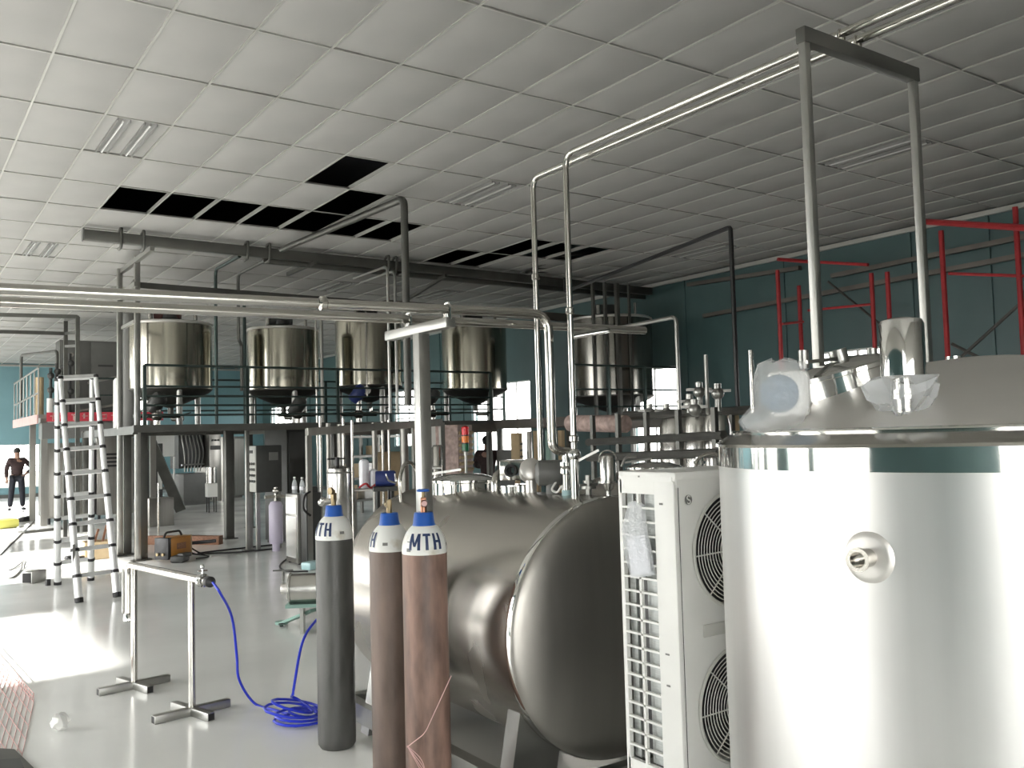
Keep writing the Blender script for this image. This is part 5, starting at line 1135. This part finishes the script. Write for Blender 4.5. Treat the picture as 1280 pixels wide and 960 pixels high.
MB().tube([(LX0 + 1.0, LY0, LZ + .75), (LX0 + 2.55, LY0, LZ + 1.12)], .03, 8).tube([(LX0 + .8, LY0, LZ + .1), (LX0 + 2.55, LY0, LZ + .45)], .03, 8).tube([(LX0 + 2.55, LY0, LZ), (LX0 + 2.55, LY0, LZ + 1.12)], .025, 8).part('stair_rail', m_cab, lp)
bn = thing('red_banner', 'red banner with pale lettering along the front of the left platform', 'banner', (LX0, LY0 - .08, LZ - .15))
MB().box(((LX0 + LX1) / 2 + .1, LY0 - .08, LZ - .02), (LX1 - LX0 - .1, .02, .20)).part('cloth', m_redb, bn)
rb_ = random.Random(8)
for k in range(11):
    x = LX0 + .3 + k * .21
    if k in (4, 8): continue
    for j in range(4):
        w_, h_ = (.12, .018) if j % 2 else (.02, .11)
        MB().box((x + rb_.uniform(-.03, .03), LY0 - .093, LZ - .02 + rb_.uniform(-.05, .05)), (w_, .004, h_)).part('letter_stroke', m_pink, bn)
# electrical cabinet on the platform
ex, ey = LX0 + 1.05, LY0 + 1.2
ec = thing('electrical_cabinet', 'large grey electrical cabinet standing on the left platform', 'cabinet', (ex, ey, LZ + .04))
MB().box((ex + .22, ey + .3, LZ + 1.02), (1.35, .6, 1.66), bev=.01).box((ex + .22, ey + .3, LZ + .12), (1.25, .5, .16)).part('body', m_greyp, ec)
for k in range(2): MB().box((ex - .11 + .66 * k, ey - .01, LZ + 1.02), (.63, .02, 1.58), bev=.004).part('door', m_greyp, ec)
MB().box((ex + .2, ey - .03, LZ + .95), (.04, .02, .18)).part('handle', m_blk, ec); MB().box((ex + .55, ey - .022, LZ + 1.25), (.34, .008, .05)).part('marking', m_cabd, ec); MB().cyl((ex - .2, ey - .02, LZ + 1.5), .05, .02, d=(0, -1, 0), seg=12).part('warning_badge', m_cab, ec)
# pipe tree beside it
pt_ = thing('pipe_tree', 'dark pipes and valves in front of the grey electrical cabinet', 'pipes', (LX0 + .45, LY0 + .9, LZ + .04))
MB().tube([(LX0 + .02, LY1 - 1.2, LZ + .1), (LX0 + .02, LY1 - 1.2, LZ + 1.65), (LX0 + .5, LY0 + .9, LZ + 1.55), (LX0 + .5, LY0 + .9, LZ + .05)], .035, 8, bend=.12).part('bent_pipe', m_rack, pt_)
for k in range(4):
    x = LX0 + .35 + .14 * k; mb = MB().cyl((x, LY0 + .8 + .1 * (k % 2), LZ + .04), .035, 1.1 + .12 * k)
    for j in range(3): mb.ball((x, LY0 + .78, LZ + .3 + .33 * j + .1 * k), .08, seg=8)
    mb.part('valve_column', m_cabd, pt_)
p = (LX0 + .25, LY0 + 1.8)
MB().cyl((*p, LZ + .04), .09, .95).top('pale_column', m_card, 'pale yellow slim column behind the side railing of the left platform', 'column', loc=(*p, LZ + .04))
MB().cyl((LX0 + .3, LY0 + .5, LZ + .04), .07, .38).top('white_canister', m_acw, 'short white canister at the platform corner over the banner', 'canister', loc=(LX0 + .3, LY0 + .5, LZ + .04))
# steel cabinets under the left platform
for k, (x0, y0, w_, d_, h_) in enumerate(((3.05, 22.9, .95, 1.3, 1.70), (4.1, 22.9, .8, 1.2, 2.2))):
    t = thing('machine_cabinet', ('brushed steel machine cabinet behind the ladder, left one', 'tall steel machine cabinet behind the ladder, right one with dark vents')[k], 'cabinet', (x0, y0, 0), 'machine cabinets under the left platform')
    MB().box((x0 + w_ / 2, y0 + d_ / 2, .14 + h_ / 2), (w_, d_, h_), bev=.012).part('body', m_cab, t)
    for dx in (.06, w_ - .06):
        for dy in (.06, d_ - .06): MB().cyl((x0 + dx, y0 + dy, 0), .03, .15, seg=8).part('foot', m_blk, t)
    MB().box((x0 + w_ / 2, y0 - .008, .14 + h_ / 2), (w_ - .1, .016, h_ - .1), bev=.004).part('door', m_cab, t)
    MB().box((x0 + w_ * .55, y0 - .02, h_ - .12), (.3, .01, .18)).part('name_plate', m_greyp, t)
    if k:
        for j in range(4): MB().box((x0 + .3, y0 - .02, 1.55 - .09 * j), (.34, .012, .05)).part('vent_slot', m_blk, t)
MB().box((3.9, 22.75, 2.12), (2.0, .5, .36)).top('upper_machine_box', m_greyp, 'grey machine box right under the red banner', 'box', loc=(3.9, 22.75, 1.94))
# ================================================================== red scaffold by the teal wall
sc = thing('red_scaffold', 'red-painted scaffold frames against the dark teal wall at the right', 'scaffold', (11.9, 7.5, 0))
SCP = [(*(11.900, 9.456, 2.449)[:2], 4.3), (*(12.500, 9.511, 2.459)[:2], 4.1), (*(12.300, 8.033, 3.092)[:2], 4.05), (*(11.900, 7.516, 3.252)[:2], 3.95), (*(11.300, 6.343, 2.766)[:2], 4.25), (*(11.300, 5.396, 2.672)[:2], 4.35)]
SCB = [((11.300, 6.569, 4.418), (10.600, 4.807, 3.882), m_red, .04), ((11.900, 9.443, 4.479), (12.400, 9.234, 4.448), m_red, .03), ((12.400, 9.203, 4.443), (12.200, 8.015, 4.168), m_red, .025),
       ((11.350, 6.389, 2.438), (11.350, 4.906, 3.568), m_rack, .022), ((11.350, 6.307, 2.764), (11.350, 5.390, 2.207), m_rack, .022), ((12.300, 8.006, 3.576), (12.300, 9.202, 3.634), m_red, .02), ((11.300, 6.270, 3.674), (11.300, 5.340, 3.492), m_red, .02),
       ((12.600, 9.016, 4.099), (12.600, 8.123, 3.300), m_rack, .02), ((11.900, 9.404, 3.416), (12.500, 9.456, 3.492), m_red, .02)]
for (bx, by, zt_) in SCP:
    MB().tube([(bx, by, 0), (bx, by, zt_)], .034, 8).part('standard', m_red, sc)
for a_, b_, mm, r_ in SCB:
    MB().tube([a_, b_], r_, 8).part('ledger' if mm is m_red else 'brace', mm, sc)
# dark purlins and conduit along the right wall
PUR = [((12.850, 9.113, 4.227), (12.850, 5.988, 4.274)), ((12.850, 11.972, 3.919), (12.850, 6.003, 4.022)), ((12.900, 12.405, 4.590), (12.900, 9.774, 4.477))]
for k, (a_, b_) in enumerate(PUR):
    MB().bar(a_, b_, .09, .07).top('wall_conduit', m_slab, ('brown conduit running along the teal wall behind the red scaffold', 'dark thin conduit below it on the teal wall', 'black conduit low along the teal wall')[k], 'conduit', 'conduits along the teal wall', loc=a_)
# ================================================================== people
def skin_mesh(name, verts, edges, radii, m, parent, root=0, sub=1):
    me = bpy.data.meshes.new(name); me.from_pydata([tuple(v) for v in verts], edges, []); o = bpy.data.objects.new(name, me); COL.objects.link(o)
    o.modifiers.new('skin', 'SKIN'); lay = me.skin_vertices[0].data
    for i, r_ in enumerate(radii): lay[i].radius = r_ if isinstance(r_, tuple) else (r_, r_); lay[i].use_root = (i == root)
    sb = o.modifiers.new('sub', 'SUBSURF'); sb.levels = sb.render_levels = sub
    dg = bpy.context.evaluated_depsgraph_get(); ev = o.evaluated_get(dg); m2 = bpy.data.meshes.new_from_object(ev)
    bpy.data.objects.remove(o); m2.name = name; m2.materials.clear(); m2.materials.append(m)
    for p_ in m2.polygons: p_.use_smooth = True
    o2 = bpy.data.objects.new(name, m2); COL.objects.link(o2); o2.parent = parent; return o2
def person(loc, rz, lab, pose, H=1.74):
    """local frame: faces -Y, +X is the person's left"""
    t = thing('person', lab, 'person', loc); t.rotation_euler = (0, 0, rz); t.scale = (H / 1.74,) * 3
    P = dict(pelvis=(0, 0, .95), waist=(0, .01, 1.10), chest=(0, .01, 1.30), neck=(0, .0, 1.47), head=(0, -.01, 1.54), crown=(0, -.005, 1.66),
             shL=(.19, .01, 1.40), elL=(.30, .06, 1.14), wrL=(.26, -.06, .92), shR=(-.19, .01, 1.40), elR=(-.26, .05, 1.13), wrR=(-.26, -.04, .89),
             hipL=(.10, 0, .90), knL=(.13, -.02, .50), anL=(.15, .02, .09), toL=(.18, -.15, .04), hipR=(-.10, 0, .90), knR=(-.14, -.01, .50), anR=(-.17, .02, .09), toR=(-.21, -.14, .04))
    P.update(pose)
    n = ['pelvis', 'waist', 'chest', 'neck', 'head', 'crown', 'shL', 'elL', 'wrL', 'shR', 'elR', 'wrR', 'hipL', 'knL', 'anL', 'hipR', 'knR', 'anR']
    ix = {k: i for i, k in enumerate(n)}
    E_ = [('pelvis', 'waist'), ('waist', 'chest'), ('chest', 'neck'), ('neck', 'head'), ('head', 'crown'), ('chest', 'shL'), ('shL', 'elL'), ('elL', 'wrL'), ('chest', 'shR'), ('shR', 'elR'), ('elR', 'wrR'), ('pelvis', 'hipL'), ('hipL', 'knL'), ('knL', 'anL'), ('pelvis', 'hipR'), ('hipR', 'knR'), ('knR', 'anR')]
    rad = dict(pelvis=(.13, .10), waist=(.12, .09), chest=(.14, .10), neck=.055, head=.075, crown=.07, shL=.06, elL=.042, wrL=.03, shR=.06, elR=.042, wrR=.03, hipL=.085, knL=.058, anL=.04, hipR=.085, knR=.058, anR=.04)
    verts = [P[k] for k in n]; edges = [(ix[a], ix[b]) for a, b in E_]; radii = [rad[k] for k in n]
    for s_ in ('L', 'R'):       # hands: palm and five bent fingers of their own length
        w_, e_ = V(P['wr' + s_]), V(P['el' + s_]); d = (w_ - e_).normalized(); side = d.cross(Vector((0, 0, 1))); side = side.normalized() if side.length > .1 else Vector((0, 1, 0)); nrm = side.cross(d)
        pm_ = len(verts); verts.append(tuple(w_ + d * .06)); radii.append((.036, .018)); edges.append((ix['wr' + s_], pm_))
        for q, (o_, ln_) in enumerate(((-.03, .075), (-.010, .088), (.010, .082), (.03, .065))):
            k1 = len(verts); verts += [tuple(w_ + d * .09 + side * o_), tuple(w_ + d * (.09 + ln_ * .55) + side * o_ + nrm * .012), tuple(w_ + d * (.09 + ln_ * .85) + side * o_ + nrm * .035)]; radii += [.010, .009, .008]; edges += [(pm_, k1), (k1, k1 + 1), (k1 + 1, k1 + 2)]
        k1 = len(verts); verts += [tuple(w_ + d * .05 - side * .045 + nrm * .01), tuple(w_ + d * .085 - side * .06 + nrm * .025)]; radii += [.012, .010]; edges += [(pm_, k1), (k1, k1 + 1)]
    body = skin_mesh('body', verts, edges, radii, m_skin, t)
    hx, hy, hz = P['crown'][0], P['crown'][1], P['crown'][2] - .03
    fc = MB(); fc.ball((hx, hy - .083, hz - .045), .018, (.8, 1.2, 1.3), 8)
    for sx in (-1, 1): fc.ball((hx + sx * .083, hy + .01, hz - .035), .022, (.5, .9, 1.4), 8)
    fc.part('nose_and_ears', m_skin, t, world=False)
    ey_ = MB()
    for sx in (-1, 1): ey_.ball((hx + sx * .032, hy - .075, hz - .012), .010, seg=8)
    ey_.bar((hx - .028, hy - .078, hz - .085), (hx + .028, hy - .078, hz - .085), .010).part('eyes_and_mouth', m_hair, t, world=False)
    hr = MB(); hr.ball((hx, hy + .018, hz + .030), .097, (.95, 1.05, .98), 16)
    for v in list(hr.bm.verts):
        if v.co.z < hz - .01 and v.co.y < hy + .02: v.co.z = hz + .02; v.co.y += .02
    hr.part('hair', m_hair, t, world=False)
    sk = ['pelvis', 'waist', 'chest', 'neck', 'shL', 'elL', 'wrL', 'shR', 'elR', 'wrR']; i2 = {k: i for i, k in enumerate(sk)}
    vv = [V(P[k]) for k in sk]; vv[3] = V(P['chest']).lerp(V(P['neck']), .72); vv[i2['wrL']] = V(P['elL']).lerp(V(P['wrL']), .9); vv[i2['wrR']] = V(P['elR']).lerp(V(P['wrR']), .9); vv[0] = V(P['pelvis']) + Vector((0, 0, -.05))
    skin_mesh('shirt', vv, [(0, 1), (1, 2), (2, 3), (2, 4), (4, 5), (5, 6), (2, 7), (7, 8), (8, 9)], [(.165, .125), (.155, .12), (.17, .125), .075, .085, .062, .048, .085, .062, .048], m_shirt, t)
    tk_ = ['pelvis', 'hipL', 'knL', 'anL', 'hipR', 'knR', 'anR']; vv = [V(P[k]) for k in tk_]
    for i in (3, 6): vv[i] = vv[i] + Vector((0, 0, .0))
    skin_mesh('trousers', vv, [(0, 1), (1, 2), (2, 3), (0, 4), (4, 5), (5, 6)], [(.15, .115), .105, .080, .068, .105, .080, .068], m_trous, t)
    for s_ in ('L', 'R'):
        a, b = V(P['an' + s_]), V(P['to' + s_]); a.z = .05
        skin_mesh('shoe', [a + Vector((0, .04, -.005)), a.lerp(b, .5) + Vector((0, 0, -.002)), b], [(0, 1), (1, 2)], [(.048, .045), (.05, .042), (.045, .034)], m_shoe, t)
    return t
pp1 = (3.131, 29.153, 0.000)
person((pp1[0], pp1[1], 0.0), math.atan2(-pp1[1], -pp1[0]) + PI / 2 + .15, 'man in dark clothes standing with one hand on his hip at the left', dict(elL=(.40, .08, 1.16), wrL=(.22, -.06, 1.02)), 1.76)
pp2 = (9.626, 14.716, 0.890)
person((pp2[0], pp2[1], 0.0), 2.2, 'person in dark clothes standing behind the tank before the bright window', dict(elL=(.30, -.12, 1.16), wrL=(.2, -.30, 1.15), elR=(-.28, -.10, 1.15), wrR=(-.15, -.30, 1.12)), 1.74)
